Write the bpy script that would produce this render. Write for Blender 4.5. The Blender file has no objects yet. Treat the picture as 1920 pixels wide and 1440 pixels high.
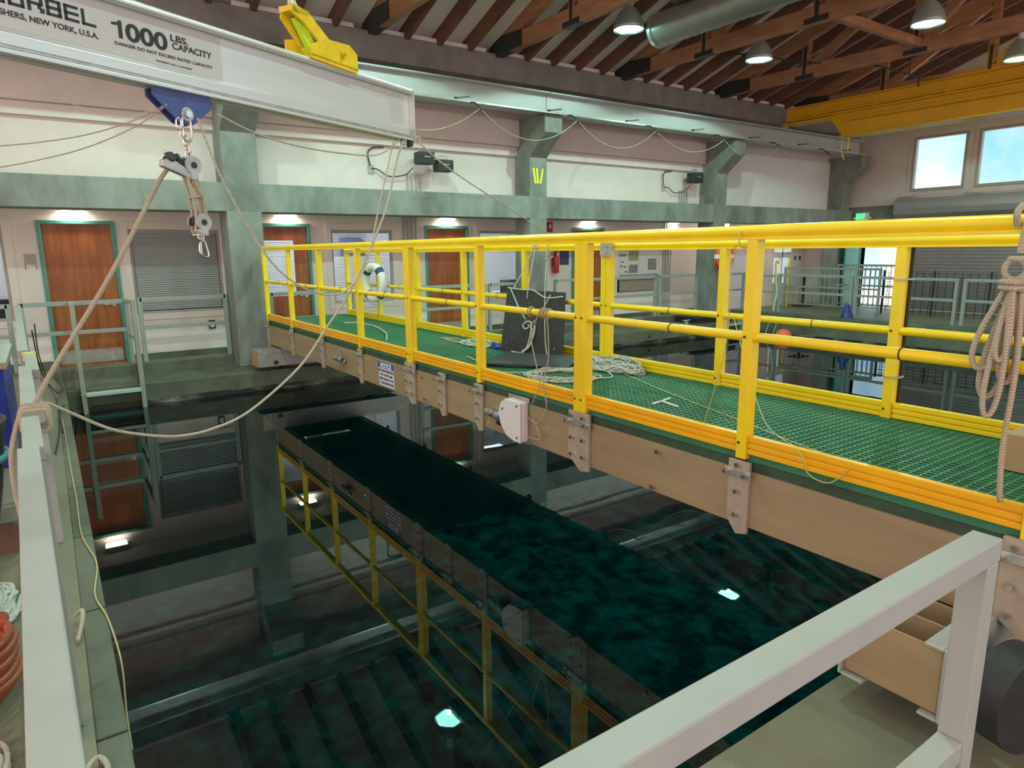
import bpy, math, random
from mathutils import Vector, Matrix
random.seed(7)
S = bpy.context.scene
COL = S.collection

# ---------------------------------------------------------------- camera
YAW, PITCH, ROLL, FPX, EYE = 0.6028, -0.1965, -0.0105, 1254.45, 1.9838
cd = bpy.data.cameras.new('camera'); cam = bpy.data.objects.new('camera', cd); COL.objects.link(cam)
f = Vector((math.sin(YAW)*math.cos(PITCH), math.cos(YAW)*math.cos(PITCH), math.sin(PITCH)))
r = Vector((math.cos(YAW), -math.sin(YAW), 0)); u = r.cross(f)
r2 = r*math.cos(ROLL)+u*math.sin(ROLL); u2 = -r*math.sin(ROLL)+u*math.cos(ROLL)
m = Matrix.Identity(4)
for i in range(3):
    m[i][0] = r2[i]; m[i][1] = u2[i]; m[i][2] = -f[i]
m[2][3] = EYE
cam.matrix_world = m
cd.sensor_width = 36; cd.lens = 36*FPX/1920; cd.clip_start = 0.02; cd.clip_end = 300
S.camera = cam

# ---------------------------------------------------------------- world, exposure
S.view_settings.view_transform = 'Standard'; S.view_settings.look = 'None'
S.view_settings.exposure = 0.0; S.view_settings.gamma = 1; S.view_settings.use_curve_mapping = False
W = bpy.data.worlds.new('world'); S.world = W; W.use_nodes = True
wn = W.node_tree; wn.nodes.clear()
def N(nt, t, **k):
    n = nt.nodes.new(t)
    for a, b in k.items():
        if a.startswith('i_'): n.inputs[a[2:].replace('_', ' ')].default_value = b
        else: setattr(n, a, b)
    return n
tc = N(wn, 'ShaderNodeTexCoord'); sep = N(wn, 'ShaderNodeSeparateXYZ'); wn.links.new(tc.outputs['Generated'], sep.inputs[0])
mr = N(wn, 'ShaderNodeMapRange'); mr.inputs[1].default_value = .5; mr.inputs[2].default_value = .75
wn.links.new(sep.outputs[0], mr.inputs[0])
no = N(wn, 'ShaderNodeTexNoise'); no.inputs['Scale'].default_value = 9; no.inputs['Detail'].default_value = 4
wn.links.new(tc.outputs['Generated'], no.inputs['Vector'])
cr = N(wn, 'ShaderNodeValToRGB'); cr.color_ramp.elements[0].color = (.30, .62, .86, 1); cr.color_ramp.elements[1].color = (.85, .95, 1, 1)
cr.color_ramp.elements[0].position = .38; cr.color_ramp.elements[1].position = .66
wn.links.new(no.outputs[0], cr.inputs[0])
mx = N(wn, 'ShaderNodeMix', data_type='RGBA'); mx.inputs[6].default_value = (1.0, .78, .72, 1)
wn.links.new(mr.outputs[0], mx.inputs[0]); wn.links.new(cr.outputs[0], mx.inputs[7])
bg = N(wn, 'ShaderNodeBackground'); bg.inputs[1].default_value = 1.58
wn.links.new(mx.outputs[2], bg.inputs[0]); wo = N(wn, 'ShaderNodeOutputWorld'); wn.links.new(bg.outputs[0], wo.inputs[0])
LAMP_W = 178.0
OFFICE_W = 20.0

# ---------------------------------------------------------------- materials
def mat(name, col, rough=.6, metal=0, var=0, scale=4, bump=0, bscale=60, emit=None, es=0, stretch=None, col2=None, detail=5, spec=.5, coat=0):
    m = bpy.data.materials.new(name); m.use_nodes = True; nt = m.node_tree; b = nt.nodes['Principled BSDF']
    c = (*col, 1)
    b.inputs['Base Color'].default_value = c; b.inputs['Roughness'].default_value = rough; b.inputs['Metallic'].default_value = metal
    b.inputs['Specular IOR Level'].default_value = spec
    t = N(nt, 'ShaderNodeTexCoord'); mp = N(nt, 'ShaderNodeMapping'); nt.links.new(t.outputs['Object'], mp.inputs[0])
    if stretch: mp.inputs['Scale'].default_value = stretch
    if var or col2:
        n = N(nt, 'ShaderNodeTexNoise'); n.inputs['Scale'].default_value = scale; n.inputs['Detail'].default_value = detail; n.inputs['Roughness'].default_value = .62
        nt.links.new(mp.outputs[0], n.inputs['Vector'])
        rp = N(nt, 'ShaderNodeValToRGB')
        rp.color_ramp.elements[0].position = .32; rp.color_ramp.elements[1].position = .68
        lo = col2 if col2 else tuple(x*(1-var) for x in col)
        hi = col if col2 else tuple(min(1, x*(1+var)) for x in col)
        rp.color_ramp.elements[0].color = (*lo, 1); rp.color_ramp.elements[1].color = (*hi, 1)
        nt.links.new(n.outputs[0], rp.inputs[0]); nt.links.new(rp.outputs[0], b.inputs['Base Color'])
    if bump:
        n2 = N(nt, 'ShaderNodeTexNoise'); n2.inputs['Scale'].default_value = bscale; nt.links.new(mp.outputs[0], n2.inputs['Vector'])
        bp = N(nt, 'ShaderNodeBump'); bp.inputs['Strength'].default_value = bump; bp.inputs['Distance'].default_value = .01
        nt.links.new(n2.outputs[0], bp.inputs['Height']); nt.links.new(bp.outputs[0], b.inputs['Normal'])
    if emit: b.inputs['Emission Color'].default_value = (*emit, 1); b.inputs['Emission Strength'].default_value = es
    return m
M = {}
M['concrete'] = mat('concrete', (.225, .245, .225), .75, var=.36, scale=2.2, bump=.15, bscale=30, detail=8, stretch=(1, 1, .45))  # green tint of the lamp light is put into this grey concrete
M['concrete_unlit'] = mat('concrete_shaded', (.24, .225, .21), .8, var=.22, scale=2.5, bump=.15, bscale=30, detail=8)  # same concrete, coloured browner as if the green lamps miss it
M['ledge'] = mat('ledge_concrete', (.115, .135, .095), .5, var=.35, scale=2.2, bump=.2, bscale=25, detail=8)
M['ledge_dark'] = mat('wet_concrete', (.10, .115, .09), .35, col2=(.035, .045, .035), scale=3, bump=.2, bscale=25, detail=8)
M['floor'] = mat('floor_concrete', (.19, .195, .135), .45, var=.15, scale=1.5, bump=.06, detail=6)
M['wall'] = mat('wall_paint', (.72, .625, .60), .7, var=.04, scale=3, bump=.03)
M['wallwhite'] = mat('wall_paint_white', (.76, .74, .76), .6, var=.03, scale=3)
M['teal'] = mat('teal_paint', (.07, .33, .25), .4, var=.08, scale=8)
M['door'] = mat('door_wood', (.50, .17, .045), .38, col2=(.27, .075, .02), scale=2.2, stretch=(5, 5, .6), detail=7)
M['timber'] = mat('roof_timber', (.50, .24, .13), .6, col2=(.30, .13, .07), scale=3, stretch=(1, .6, 3), detail=7)
M['rafter'] = mat('rafter_timber', (.24, .10, .065), .65, col2=(.13, .06, .045), scale=3, stretch=(1, .6, 3), detail=7)
M['roof'] = mat('roof_deck', (.86, .79, .76), .7, var=.05, scale=2)
M['black'] = mat('black_steel', (.03, .032, .034), .5)
M['blackrub'] = mat('black_rubber', (.022, .023, .025), .6, var=.3, scale=20, bump=.1)
M['yellow'] = mat('yellow_fibreglass', (.93, .70, .012), .32, var=.06, scale=5, detail=6)
M['orange'] = mat('yellow_shaded_toe_board', (.93, .50, .008), .32, var=.07, scale=5, detail=6)  # same yellow, painted oranger to imitate the different light on this side
M['crane'] = mat('crane_yellow', (.80, .42, .01), .4, var=.06, scale=3)
M['clevis'] = mat('clevis_yellow', (.80, .56, .015), .35, var=.12, scale=14)
M['lime'] = mat('lime_link', (.55, .80, .03), .4)
M['tan'] = mat('tan_fibreglass', (.40, .30, .17), .5, col2=(.31, .235, .14), scale=2.5, stretch=(1, .5, 3), detail=8)
M['bracket'] = mat('bracket_steel', (.42, .36, .28), .5, var=.15, scale=12)
M['edge'] = mat('deck_edge', (.035, .075, .045), .6, var=.3, scale=12)
M['grate'] = mat('green_grating', (.05, .22, .11), .5, var=.15, scale=6)
M['rail'] = mat('rail_grey', (.40, .425, .405), .42, var=.04, scale=10, bump=.06, bscale=300)
M['railfar'] = mat('rail_grey_green', (.30, .35, .33), .45, var=.05, scale=5)
M['ladder'] = mat('ladder_grey', (.30, .34, .28), .5, var=.08, scale=6)
M['step'] = mat('step_grey', (.42, .52, .48), .5, var=.05)
M['alu'] = mat('aluminium', (.72, .73, .72), .38, metal=.55, var=.04, scale=3, stretch=(.4, .4, 8))
M['decal'] = mat('grey_decal', (.56, .55, .55), .35, var=.02)
M['print'] = mat('black_print', (.015, .014, .016), .5)
M['steel'] = mat('bright_steel', (.72, .70, .67), .22, metal=1)
M['galv'] = mat('galvanised', (.48, .49, .47), .42, metal=.6, var=.2, scale=18)
M['bluesteel'] = mat('blue_trolley', (.065, .10, .30), .4, var=.12, scale=10)
M['whitepl'] = mat('white_plastic', (.80, .79, .78), .35)
M['craneRail'] = mat('rail_white', (.44, .45, .45), .45, var=.05, scale=3)
M['blind'] = mat('blind_slat', (.44, .47, .47), .45)
M['blinddark'] = mat('blind_slat_dark', (.20, .20, .21), .5)
M['orangebuoy'] = mat('orange_plastic', (.85, .16, .05), .45, var=.1, scale=6)
M['redbuoy'] = mat('red_buoy', (.78, .10, .05), .45)
M['red'] = mat('red_paint', (.55, .02, .02), .3)
M['navy'] = mat('navy_band', (.03, .06, .14), .5)
M['blue'] = mat('blue_paint', (.02, .04, .30), .35, var=.1)
M['signblue'] = mat('sign_blue', (.03, .07, .42), .4)
M['white'] = mat('white_sheet', (.85, .85, .84), .5)
M['tape'] = mat('yellow_tape', (.85, .85, .03), .4)
M['duct'] = mat('duct_metal', (.42, .42, .40), .42, metal=.7, var=.1, scale=5)
M['cardboard'] = mat('cardboard', (.42, .29, .16), .8, var=.08)
M['tub'] = mat('tub_black', (.03, .035, .045), .45, var=.2, scale=4)
M['rim'] = mat('tub_rim_teal', (.08, .28, .27), .4)
M['hose'] = mat('orange_hose', (.36, .085, .035), .4, var=.15, scale=10)
M['lav'] = mat('lavender_door', (.78, .75, .86), .5)
M['brownbox'] = mat('brown_board', (.13, .07, .045), .6, var=.3, scale=8)
M['outdoor'] = mat('outdoor_pavement', (.75, .74, .70), .8, var=.1)
M['shutter'] = mat('shutter_steel', (.36, .34, .35), .35, metal=.6, var=.06, scale=3)
M['hood'] = mat('hood_steel', (.36, .34, .36), .42, metal=.25, var=.12, scale=2, stretch=(1, .3, 2))
M['exit'] = mat('exit_green', (.02, .5, .1), .5, emit=(.03, .9, .2), es=2.0)
M['lens'] = mat('lamp_lens', (.9, 1, .97), .3, emit=(.36, 1, .86), es=17)
M['downlens'] = mat('downlight_lens', (1, .9, .8), .3, emit=(1, .85, .72), es=18)
M['hoodlamp'] = mat('lamp_hood', (.40, .46, .43), .35, metal=.5)
M['poster'] = mat('poster_paper', (.80, .80, .80), .5, col2=(.70, .70, .72), scale=14)
M['posterpic'] = mat('poster_picture', (.10, .30, .06), .5, col2=(.55, .50, .30), scale=40)
M['postergrey'] = mat('poster_grey', (.14, .15, .17), .5, col2=(.4, .4, .42), scale=20)
M['officewall'] = mat('office_wall', (.78, .80, .82), .7)
M['officeblue'] = mat('office_blue', (.12, .42, .55), .6)
def ropemat(name, c, k=180):
    m = mat(name, c, .85); nt = m.node_tree; b = nt.nodes['Principled BSDF']
    t = nt.nodes['Texture Coordinate']; w = N(nt, 'ShaderNodeTexWave'); w.inputs['Scale'].default_value = k/3; w.inputs['Distortion'].default_value = 1; w.bands_direction = 'DIAGONAL'
    nt.links.new(t.outputs['Object'], w.inputs['Vector']); bp = N(nt, 'ShaderNodeBump'); bp.inputs['Strength'].default_value = .9; bp.inputs['Distance'].default_value = .004
    nt.links.new(w.outputs[1], bp.inputs['Height']); nt.links.new(bp.outputs[0], b.inputs['Normal'])
    rp = N(nt, 'ShaderNodeValToRGB'); rp.color_ramp.elements[0].color = (*[x*.78 for x in c], 1); rp.color_ramp.elements[1].color = (*c, 1)
    rp.color_ramp.elements[1].position = .5
    nt.links.new(w.outputs[1], rp.inputs[0]); nt.links.new(rp.outputs[0], b.inputs['Base Color'])
    return m
M['rope'] = ropemat('tan_rope', (.63, .53, .41))
M['ropepale'] = ropemat('pale_rope', (.70, .65, .54))
M['ropewhite'] = ropemat('white_rope', (.74, .78, .72))
M['cordyellow'] = mat('yellow_cord', (.55, .52, .28), .7)
M['wire'] = mat('black_cable', (.03, .03, .032), .5)
# glass: mix of clear and mirror by angle
def glass(name, ior, tint, rough=0, dist=0):
    m = bpy.data.materials.new(name); m.use_nodes = True; nt = m.node_tree; nt.nodes.clear()
    o = N(nt, 'ShaderNodeOutputMaterial'); mi = N(nt, 'ShaderNodeMixShader'); fr = N(nt, 'ShaderNodeFresnel'); fr.inputs[0].default_value = ior
    ge = N(nt, 'ShaderNodeNewGeometry'); mi2 = N(nt, 'ShaderNodeMapRange'); mi2.inputs[3].default_value = ior; mi2.inputs[4].default_value = 1/ior
    nt.links.new(ge.outputs['Backfacing'], mi2.inputs[0]); nt.links.new(mi2.outputs[0], fr.inputs[0])
    tr = N(nt, 'ShaderNodeBsdfTransparent'); tr.inputs[0].default_value = (*tint, 1)
    g = N(nt, 'ShaderNodeBsdfGlossy'); g.inputs['Roughness'].default_value = rough
    nt.links.new(fr.outputs[0], mi.inputs[0]); nt.links.new(tr.outputs[0], mi.inputs[1]); nt.links.new(g.outputs[0], mi.inputs[2]); nt.links.new(mi.outputs[0], o.inputs[0])
    if dist:
        t = N(nt, 'ShaderNodeTexCoord'); n = N(nt, 'ShaderNodeTexNoise'); n.inputs['Scale'].default_value = 1.4; n.inputs['Detail'].default_value = 2
        nt.links.new(t.outputs['Object'], n.inputs['Vector']); bp = N(nt, 'ShaderNodeBump'); bp.inputs['Strength'].default_value = dist; bp.inputs['Distance'].default_value = .02
        nt.links.new(n.outputs[0], bp.inputs['Height']); nt.links.new(bp.outputs[0], g.inputs['Normal'])
    return m
M['ledge_dark'] = mat('wet_concrete', (.30, .26, .24), .35, col2=(.022, .030, .022), scale=1.5, stretch=(1, 1, 4), bump=.2, bscale=25, detail=10)
M['ledge_dark'].node_tree.nodes['Color Ramp'].color_ramp.elements[0].position = .50
M['glass'] = glass('window_glass', 1.45, (.93, .96, .96))
M['water'] = glass('water_surface', 1.55, (.08, .37, .39), 0.0, .03)
M['poolbed'] = mat('pool_bed', (.08, .46, .40), .9, col2=(.006, .045, .05), scale=3.4, detail=9)
M['poolbed'].node_tree.nodes['Color Ramp'].color_ramp.elements[0].position = .42; M['poolbed'].node_tree.nodes['Color Ramp'].color_ramp.elements[1].position = .80
M['poolwall'] = mat('pool_wall', (.03, .13, .12), .8, var=.3, scale=2)
# grey mullion frame
M['frame'] = mat('window_frame', (.42, .40, .38), .5, var=.04)

# ---------------------------------------------------------------- geometry helpers
OFF = {}
class MB:
    def __init__(s): s.v = []; s.f = []; s.sm = []
    def add(s, vs, fs, smooth=False):
        n = len(s.v); s.v += [tuple(v) for v in vs]; s.f += [tuple(i+n for i in q) for q in fs]; s.sm += [smooth]*len(fs); return s
    def box(s, x0, x1, y0, y1, z0, z1):
        x0, x1 = sorted((x0, x1)); y0, y1 = sorted((y0, y1)); z0, z1 = sorted((z0, z1))
        vs = [(x, y, z) for x in (x0, x1) for y in (y0, y1) for z in (z0, z1)]
        return s.add(vs, [(0, 1, 3, 2), (4, 6, 7, 5), (0, 4, 5, 1), (2, 3, 7, 6), (0, 2, 6, 4), (1, 5, 7, 3)])
    def prism(s, pts, ax, a0, a1):
        # polygon in the two other axes (in order), extruded along ax
        def P(p, a):
            q = list(p); q.insert(ax, a); return tuple(q)
        n = len(pts); vs = [P(p, a0) for p in pts]+[P(p, a1) for p in pts]
        return s.add(vs, [tuple(range(n))[::-1], tuple(range(n, 2*n))]+[(i, (i+1) % n, n+(i+1) % n, n+i) for i in range(n)])
    def beam(s, p0, p1, w, h, up=(0, 0, 1)):
        p0 = Vector(p0); p1 = Vector(p1); d = (p1-p0).normalized(); a = d.cross(Vector(up)).normalized(); b = a.cross(d).normalized()
        vs = []
        for p in (p0, p1):
            for i, j in ((-1, -1), (1, -1), (1, 1), (-1, 1)): vs.append(p+a*i*w/2+b*j*h/2)
        return s.add(vs, [(3, 2, 1, 0), (4, 5, 6, 7), (0, 1, 5, 4), (1, 2, 6, 5), (2, 3, 7, 6), (3, 0, 4, 7)])
    def cyl(s, p0, p1, r, n=16, r1=None, smooth=True):
        p0 = Vector(p0); p1 = Vector(p1); r1 = r if r1 is None else r1
        d = (p1-p0).normalized(); a = d.orthogonal().normalized(); b = d.cross(a)
        vs = [p0+(a*math.cos(2*math.pi*i/n)+b*math.sin(2*math.pi*i/n))*r for i in range(n)]+[p1+(a*math.cos(2*math.pi*i/n)+b*math.sin(2*math.pi*i/n))*r1 for i in range(n)]
        s.add(vs, [(i, (i+1) % n, n+(i+1) % n, n+i) for i in range(n)], smooth)
        return s.add(vs, [tuple(range(n))[::-1], tuple(range(n, 2*n))])
    def tube(s, pts, r, n=8, closed=False):
        pts = [Vector(p) for p in pts]; k = len(pts); rings = []; prev = None
        for i, p in enumerate(pts):
            if closed: t = pts[(i+1) % k]-pts[i-1]
            else: t = pts[min(i+1, k-1)]-pts[max(i-1, 0)]
            t = t.normalized() if t.length > 1e-9 else Vector((0, 0, 1))
            a = (prev-t*prev.dot(t)) if prev is not None else t.orthogonal()
            if a.length < 1e-6: a = t.orthogonal()
            a.normalize(); prev = a; b = t.cross(a)
            rr = r[i] if isinstance(r, (list, tuple)) else r
            rings.append([p+(a*math.cos(2*math.pi*j/n)+b*math.sin(2*math.pi*j/n))*rr for j in range(n)])
        vs = [v for g in rings for v in g]; fs = []
        for i in range(k if closed else k-1):
            o = i*n; q = ((i+1) % k)*n
            fs += [(o+j, o+(j+1) % n, q+(j+1) % n, q+j) for j in range(n)]
        s.add(vs, fs, True)
        if not closed: s.add(rings[0], [tuple(range(n))[::-1]]); s.add(rings[-1], [tuple(range(n))])
        return s
    def lathe(s, prof, c, axis=2, n=24, smooth=True):
        # prof: (radius, height) pairs
        vs = []
        for (rr, h) in prof:
            for i in range(n):
                a = 2*math.pi*i/n; p = [rr*math.cos(a), rr*math.sin(a)]; p.insert(axis, h); vs.append((c[0]+p[0], c[1]+p[1], c[2]+p[2]))
        fs = []
        for k in range(len(prof)-1):
            fs += [(k*n+i, k*n+(i+1) % n, (k+1)*n+(i+1) % n, (k+1)*n+i) for i in range(n)]
        return s.add(vs, fs, smooth)
    def sphere(s, c, r, n=20):
        pr = [(max(1e-4, r*math.sin(math.pi*i/n)), -r*math.cos(math.pi*i/n)) for i in range(n+1)]
        return s.lathe(pr, c, 2, n)
    def torus(s, c, axis, R, r, n=32, k=12, a0=0, a1=2*math.pi):
        pts = []
        full = abs(a1-a0-2*math.pi) < 1e-6; cnt = n if full else n+1
        for i in range(cnt):
            a = a0+(a1-a0)*i/n; p = [R*math.cos(a), R*math.sin(a)]; p.insert(axis, 0); pts.append((c[0]+p[0], c[1]+p[1], c[2]+p[2]))
        return s.tube(pts, r, k, closed=full)
    def build(s, name, material, parent=None, bevel=0, solid=0, base=None):
        me = bpy.data.meshes.new(name)
        if parent is None:
            if base is None:
                xs, ys, zs = zip(*s.v); base = Vector(((min(xs)+max(xs))/2, (min(ys)+max(ys))/2, min(zs)))
            L = Vector(base)
        else: L = OFF[parent]
        me.from_pydata([tuple(Vector(v)-L) for v in s.v], [], s.f); me.validate()
        if len(me.polygons) == len(s.sm): me.polygons.foreach_set('use_smooth', s.sm)
        me.update(); me.materials.append(material)
        o = bpy.data.objects.new(name, me); COL.objects.link(o); OFF[o] = L.copy()
        if parent is None: o.location = L
        else: o.parent = parent
        if bevel:
            b = o.modifiers.new('bevel', 'BEVEL'); b.width = bevel; b.segments = 2; b.limit_method = 'ANGLE'
        if solid:
            b = o.modifiers.new('solid', 'SOLIDIFY'); b.thickness = solid
        return o
def tag(o, label, cat, group=None, kind=None):
    if label: o['label'] = label
    if cat: o['category'] = cat
    if group: o['group'] = group
    if kind: o['kind'] = kind
    return o
def thing(name, loc, label, cat, group=None, kind=None):
    o = bpy.data.objects.new(name, None); COL.objects.link(o); o.location = loc; o.empty_display_size = .05; OFF[o] = Vector(loc)
    return tag(o, label, cat, group, kind)
def struct(mb, name, material, label=None, **k):
    o = mb.build(name, material, **k); o['kind'] = 'structure'
    if label: o['label'] = label; 
    return o
def copy_tree(o, delta=(0, 0, 0), label=None):
    def rec(a, par):
        b = a.copy(); COL.objects.link(b); b.parent = par
        for ch in [x for x in CH.get(a, [])]: rec(ch, b)
        return b
    CH = {}
    for x in COL.objects:
        if x.parent: CH.setdefault(x.parent, []).append(x)
    b = rec(o, None); b.location = o.location+Vector(delta); OFF[b] = OFF[o]+Vector(delta)
    if label: b['label'] = label
    return b
def smooth_pts(P, k=8):
    P = [Vector(p) for p in P]; out = []
    for i in range(len(P)-1):
        a = P[max(i-1, 0)]; b = P[i]; c = P[i+1]; d = P[min(i+2, len(P)-1)]
        for j in range(k):
            t = j/k; out.append(.5*((2*b)+(-a+c)*t+(2*a-5*b+4*c-d)*t*t+(-a+3*b-3*c+d)*t**3))
    out.append(P[-1]); return out
def text(body, size, origin, xdir, ydir, material, name, parent, ext=.0006, sx=1.0, bold=0, align='LEFT', fit=None):
    cu = bpy.data.curves.new(name, 'FONT'); cu.body = body; cu.size = size; cu.extrude = ext; cu.offset = bold; cu.align_x = align
    o = bpy.data.objects.new(name+'_tmp', cu); COL.objects.link(o)
    bpy.context.view_layer.update()
    dg = bpy.context.evaluated_depsgraph_get(); me = bpy.data.meshes.new_from_object(o.evaluated_get(dg)); bpy.data.objects.remove(o)
    if fit:
        xs = [v.co.x for v in me.vertices]; ys = [v.co.y for v in me.vertices]; x0 = min(xs); kx = fit[0]/(max(xs)-x0); ky = fit[1]/max(ys)
        for v in me.vertices: v.co.x = (v.co.x-x0)*kx; v.co.y *= ky
        if align == 'RIGHT':
            for v in me.vertices: v.co.x -= fit[0]
    X = Vector(xdir).normalized(); Y = Vector(ydir).normalized(); Z = X.cross(Y).normalized(); O = Vector(origin)-OFF[parent]
    for v in me.vertices:
        p = v.co.copy(); v.co = O+X*p.x*sx+Y*p.y+Z*p.z
    me.materials.clear(); me.materials.append(material); me.name = name
    t = bpy.data.objects.new(name, me); COL.objects.link(t); t.parent = parent; OFF[t] = OFF[parent]
    return t

# ---------------------------------------------------------------- key dimensions
YC, YF, YW, YD = 10.64, 10.17, 11.12, 12.08      # column face, corbel tip, upper wall, office wall
ZF = .30                                          # floor
XR = [2.80, 8.19, 13.58, 18.97]                   # right sides of the columns
LY0, LY1, LX0, LX1 = 1.24, 10.05, .055, 13.9      # pool edges

# ================================================================ pool and floor
b = MB().box(-7, -1.0, -4, 12.2, -.3, ZF).box(-1.0, LX0-.10, -4, 12.2, -.3, ZF)
b.box(LX0-.10, LX1+.7, -4, LY0, -.3, ZF)
b.box(LX1+.7, 20.6, -4, 14.5, -.3, ZF).box(LX0-.10, LX1+.7, 11.25, YD+.1, -.3, ZF)
struct(b, 'floor', M['floor'], 'grey concrete floor around the test pool')
b = MB().box(LX0-.10, LX1, LY1, 10.95, -.35, .29)
struct(b, 'trim_1', M['ledge'], 'dark concrete ledge along the far edge of the pool', bevel=.012)
b = MB().box(LX0-.10, LX1+.7, 10.95, 11.25, -.1, .44)
struct(b, 'trim_2', M['ledge'], 'raised concrete kerb under the far guard rails', bevel=.012)
b = MB().box(LX1, LX1+.6, LY0, 10.95, -.35, .30)
struct(b, 'trim_3', M['ledge'], 'dark green ledge along the right end of the pool', bevel=.012)
b = MB().box(LX1+.6, LX1+.9, LY0-.6, 10.95, -.1, .44)
struct(b, 'trim_4', M['ledge'], 'raised kerb under the guard rails at the right end', bevel=.012)
b = MB(); y = -.6
while y < 10.9:
    b.box(LX0-.10, LX0, y+.004, y+1.04, -.3, .302); y += 1.05
struct(b, 'trim_5', M['ledge'], 'tiled coping slabs along the left edge of the pool', bevel=.006)
b = MB().box(LX0, LX1, LY1-.004, LY1+.001, -.3, .075)
struct(b, 'trim_13', M['ledge_dark'], 'dark stained waterline band on the far ledge')
b = MB().box(LX1-.004, LX1+.001, LY0, LY1, -.3, .06)
struct(b, 'trim_14', M['ledge_dark'], 'dark stained waterline band on the right end ledge')
# tank walls
b = MB().box(LX0-.10, LX1+.1, LY0-.1, LY0, -3, -.29).box(LX0-.10, LX1+.1, LY1, LY1+.1, -3, -.34).box(LX0-.20, LX0-.02, LY0-.1, LY1, -3, -.29).box(LX1, LX1+.1, LY0, LY1, -3, -.34)
struct(b, 'wall_pool', M['poolwall'], 'dark green underwater sides of the tank')
struct(MB().box(LX0-.1, LX1+.1, LY0-.1, LY1+.1, -3.1, -2.9), 'floor_pool', M['poolbed'], 'mottled teal bed of the tank under water')
o = MB().add([(LX0-.02, LY0-.0, 0), (LX1, LY0, 0), (LX1, LY1, 0), (LX0-.02, LY1, 0)], [(0, 1, 2, 3)]).build('pool_water', M['water'])
tag(o, 'still dark teal pool water mirroring the hall', 'water', kind='stuff')

# ================================================================ walls and columns
def holed(x0, x1, z0, z1, holes, y0, y1, b):
    xs = sorted({x0, x1} | {h[0] for h in holes} | {h[1] for h in holes})
    for a, c in zip(xs, xs[1:]):
        zz = [(z0, z1)]
        for h in holes:
            if h[0] <= a+1e-6 and h[1] >= c-1e-6:
                nz = []
                for (p, q) in zz:
                    if h[2] > p: nz.append((p, min(q, h[2])))
                    if h[3] < q: nz.append((max(p, h[3]), q))
                zz = [t for t in nz if t[1]-t[0] > 1e-4]
        for p, q in zz: b.box(a, c, y0, y1, p, q)
DH = 2.44
doors = [(.03, .92), (3.03, 3.93), (6.31, 7.20), (10.06, 10.93)]
wins = [(1.14, 2.46, 1.06, 2.37), (4.36, 5.56, 1.06, 2.39), (7.52, 8.62, 1.06, 2.40), (11.50, 12.88, .98, 2.40), (-1.9, -.42, 1.06, 2.42)]
holes = [(a-.05, c+.05, ZF, DH+.05) for a, c in doors]+[w for w in wins]+[(15.70, 17.40, ZF, 2.35), (17.65, 18.6, .9, 2.3)]
b = MB(); holed(-7, 20.3, ZF, 2.75, holes, YD, YD+.12, b)
M['wall_lit'] = mat('wall_paint_lit', (.84, .765, .73), .7, var=.03, scale=3)  # wall paint lightened in place of ambient light below the beam
struct(b, 'wall_office', M['wall_lit'], 'pale office wall with doors and windows under the concrete beam')
b = MB().box(-7, LX1+1, YD-.012, YD-.002, ZF, .42)
for a, c in doors: pass
b = MB()
xs = [-7]+[v for a, c in doors for v in (a-.06, c+.06)]+[15.65]
for i in range(0, len(xs), 2): b.box(xs[i], xs[i+1], YD-.02, YD-.001, ZF, .43)
struct(b, 'baseboard_office', M['ledge'], 'grey green base strip of the office wall')
b = MB().box(-7, 19.4, YW, YD+.12, 2.72, 2.80)
struct(b, 'ceiling_soffit', M['wall'], 'soffit behind the long concrete beam')
b = MB().box(-7, 19.4, YW, YW+.12, 2.80, 5.6)
struct(b, 'wall_upper', M['wall'], 'pinkish upper wall above the concrete beam')
b = MB().box(13.60, 18.55, YW-.06, YW-.001, 3.02, 4.30)
struct(b, 'trim_6', M['wallwhite'], 'white plaster panel between the last two columns')
b = MB()
for x0, x1 in ((-7, XR[0]-.42), (XR[0], XR[1]-.41), (XR[1], XR[2]-.41)): b.box(x0, x1, 10.97, YW, 3.94, 4.41)
struct(b, 'trim_7', M['wall'], 'projecting painted fascia under the crane rail')
b = MB()
for x0, x1 in ((-7, XR[0]-.42), (XR[0], XR[1]-.41), (XR[1], XR[2]-.41)): b.box(x0, x1, 11.05, YW, 3.77, 3.935)
struct(b, 'trim_8', M['wall'], 'narrow ledge strip below the painted fascia')
b = MB().box(-7, 19.35, YC, YW, 2.59, 3.0)
struct(b, 'trim_9', M['concrete'], 'long weathered concrete beam across the columns', bevel=.01)
b = MB().box(-7, 19.35, YC, YW+.1, 4.99, 5.41)
struct(b, 'trim_10', M['concrete_unlit'], 'concrete eaves beam under the rafters, coloured brown grey as out of the lamp light', bevel=.01)
b = MB().box(-7, 19.35, YW, YW+.14, 5.40, 6.0)
struct(b, 'wall_eaves', M['wall'])
b = MB()
for x0, x1 in ((-3, 2.35), (2.62, 4.42), (4.75, 6.86), (7.18, 9.92), (10.28, 13.0), (13.38, 19.3)): b.box(x0, x1, YC+.02, YC+.3, 5.411, 5.475)
struct(b, 'trim_11', M['wallwhite'], 'white blocking strip on top of the eaves beam')
names = ['concrete column left of the bridge end, with a corbel', 'concrete column with a yellow tape letter', 'concrete column behind the red lifebuoy', 'corner concrete column beside the end wall']
for i, x in enumerate(XR):
    x0 = x-(.50 if i == 0 else .41)
    t = thing('column', ((x+x0)/2, YC+.2, ZF), names[i], 'column', 'columns along the office wall')
    MB().box(x0, x, YC, YW+.02, .29, 2.60).box(x0, x, YC, YW+.02, 2.99, 4.42).build('shaft', M['concrete'], t, bevel=.012)
    MB().prism([(YC+.01, 3.70), (YF, 4.10), (YF, 4.405), (YC+.01, 4.405)], 0, x0+.002, x-.002).build('corbel', M['concrete'], t, bevel=.01)
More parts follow.
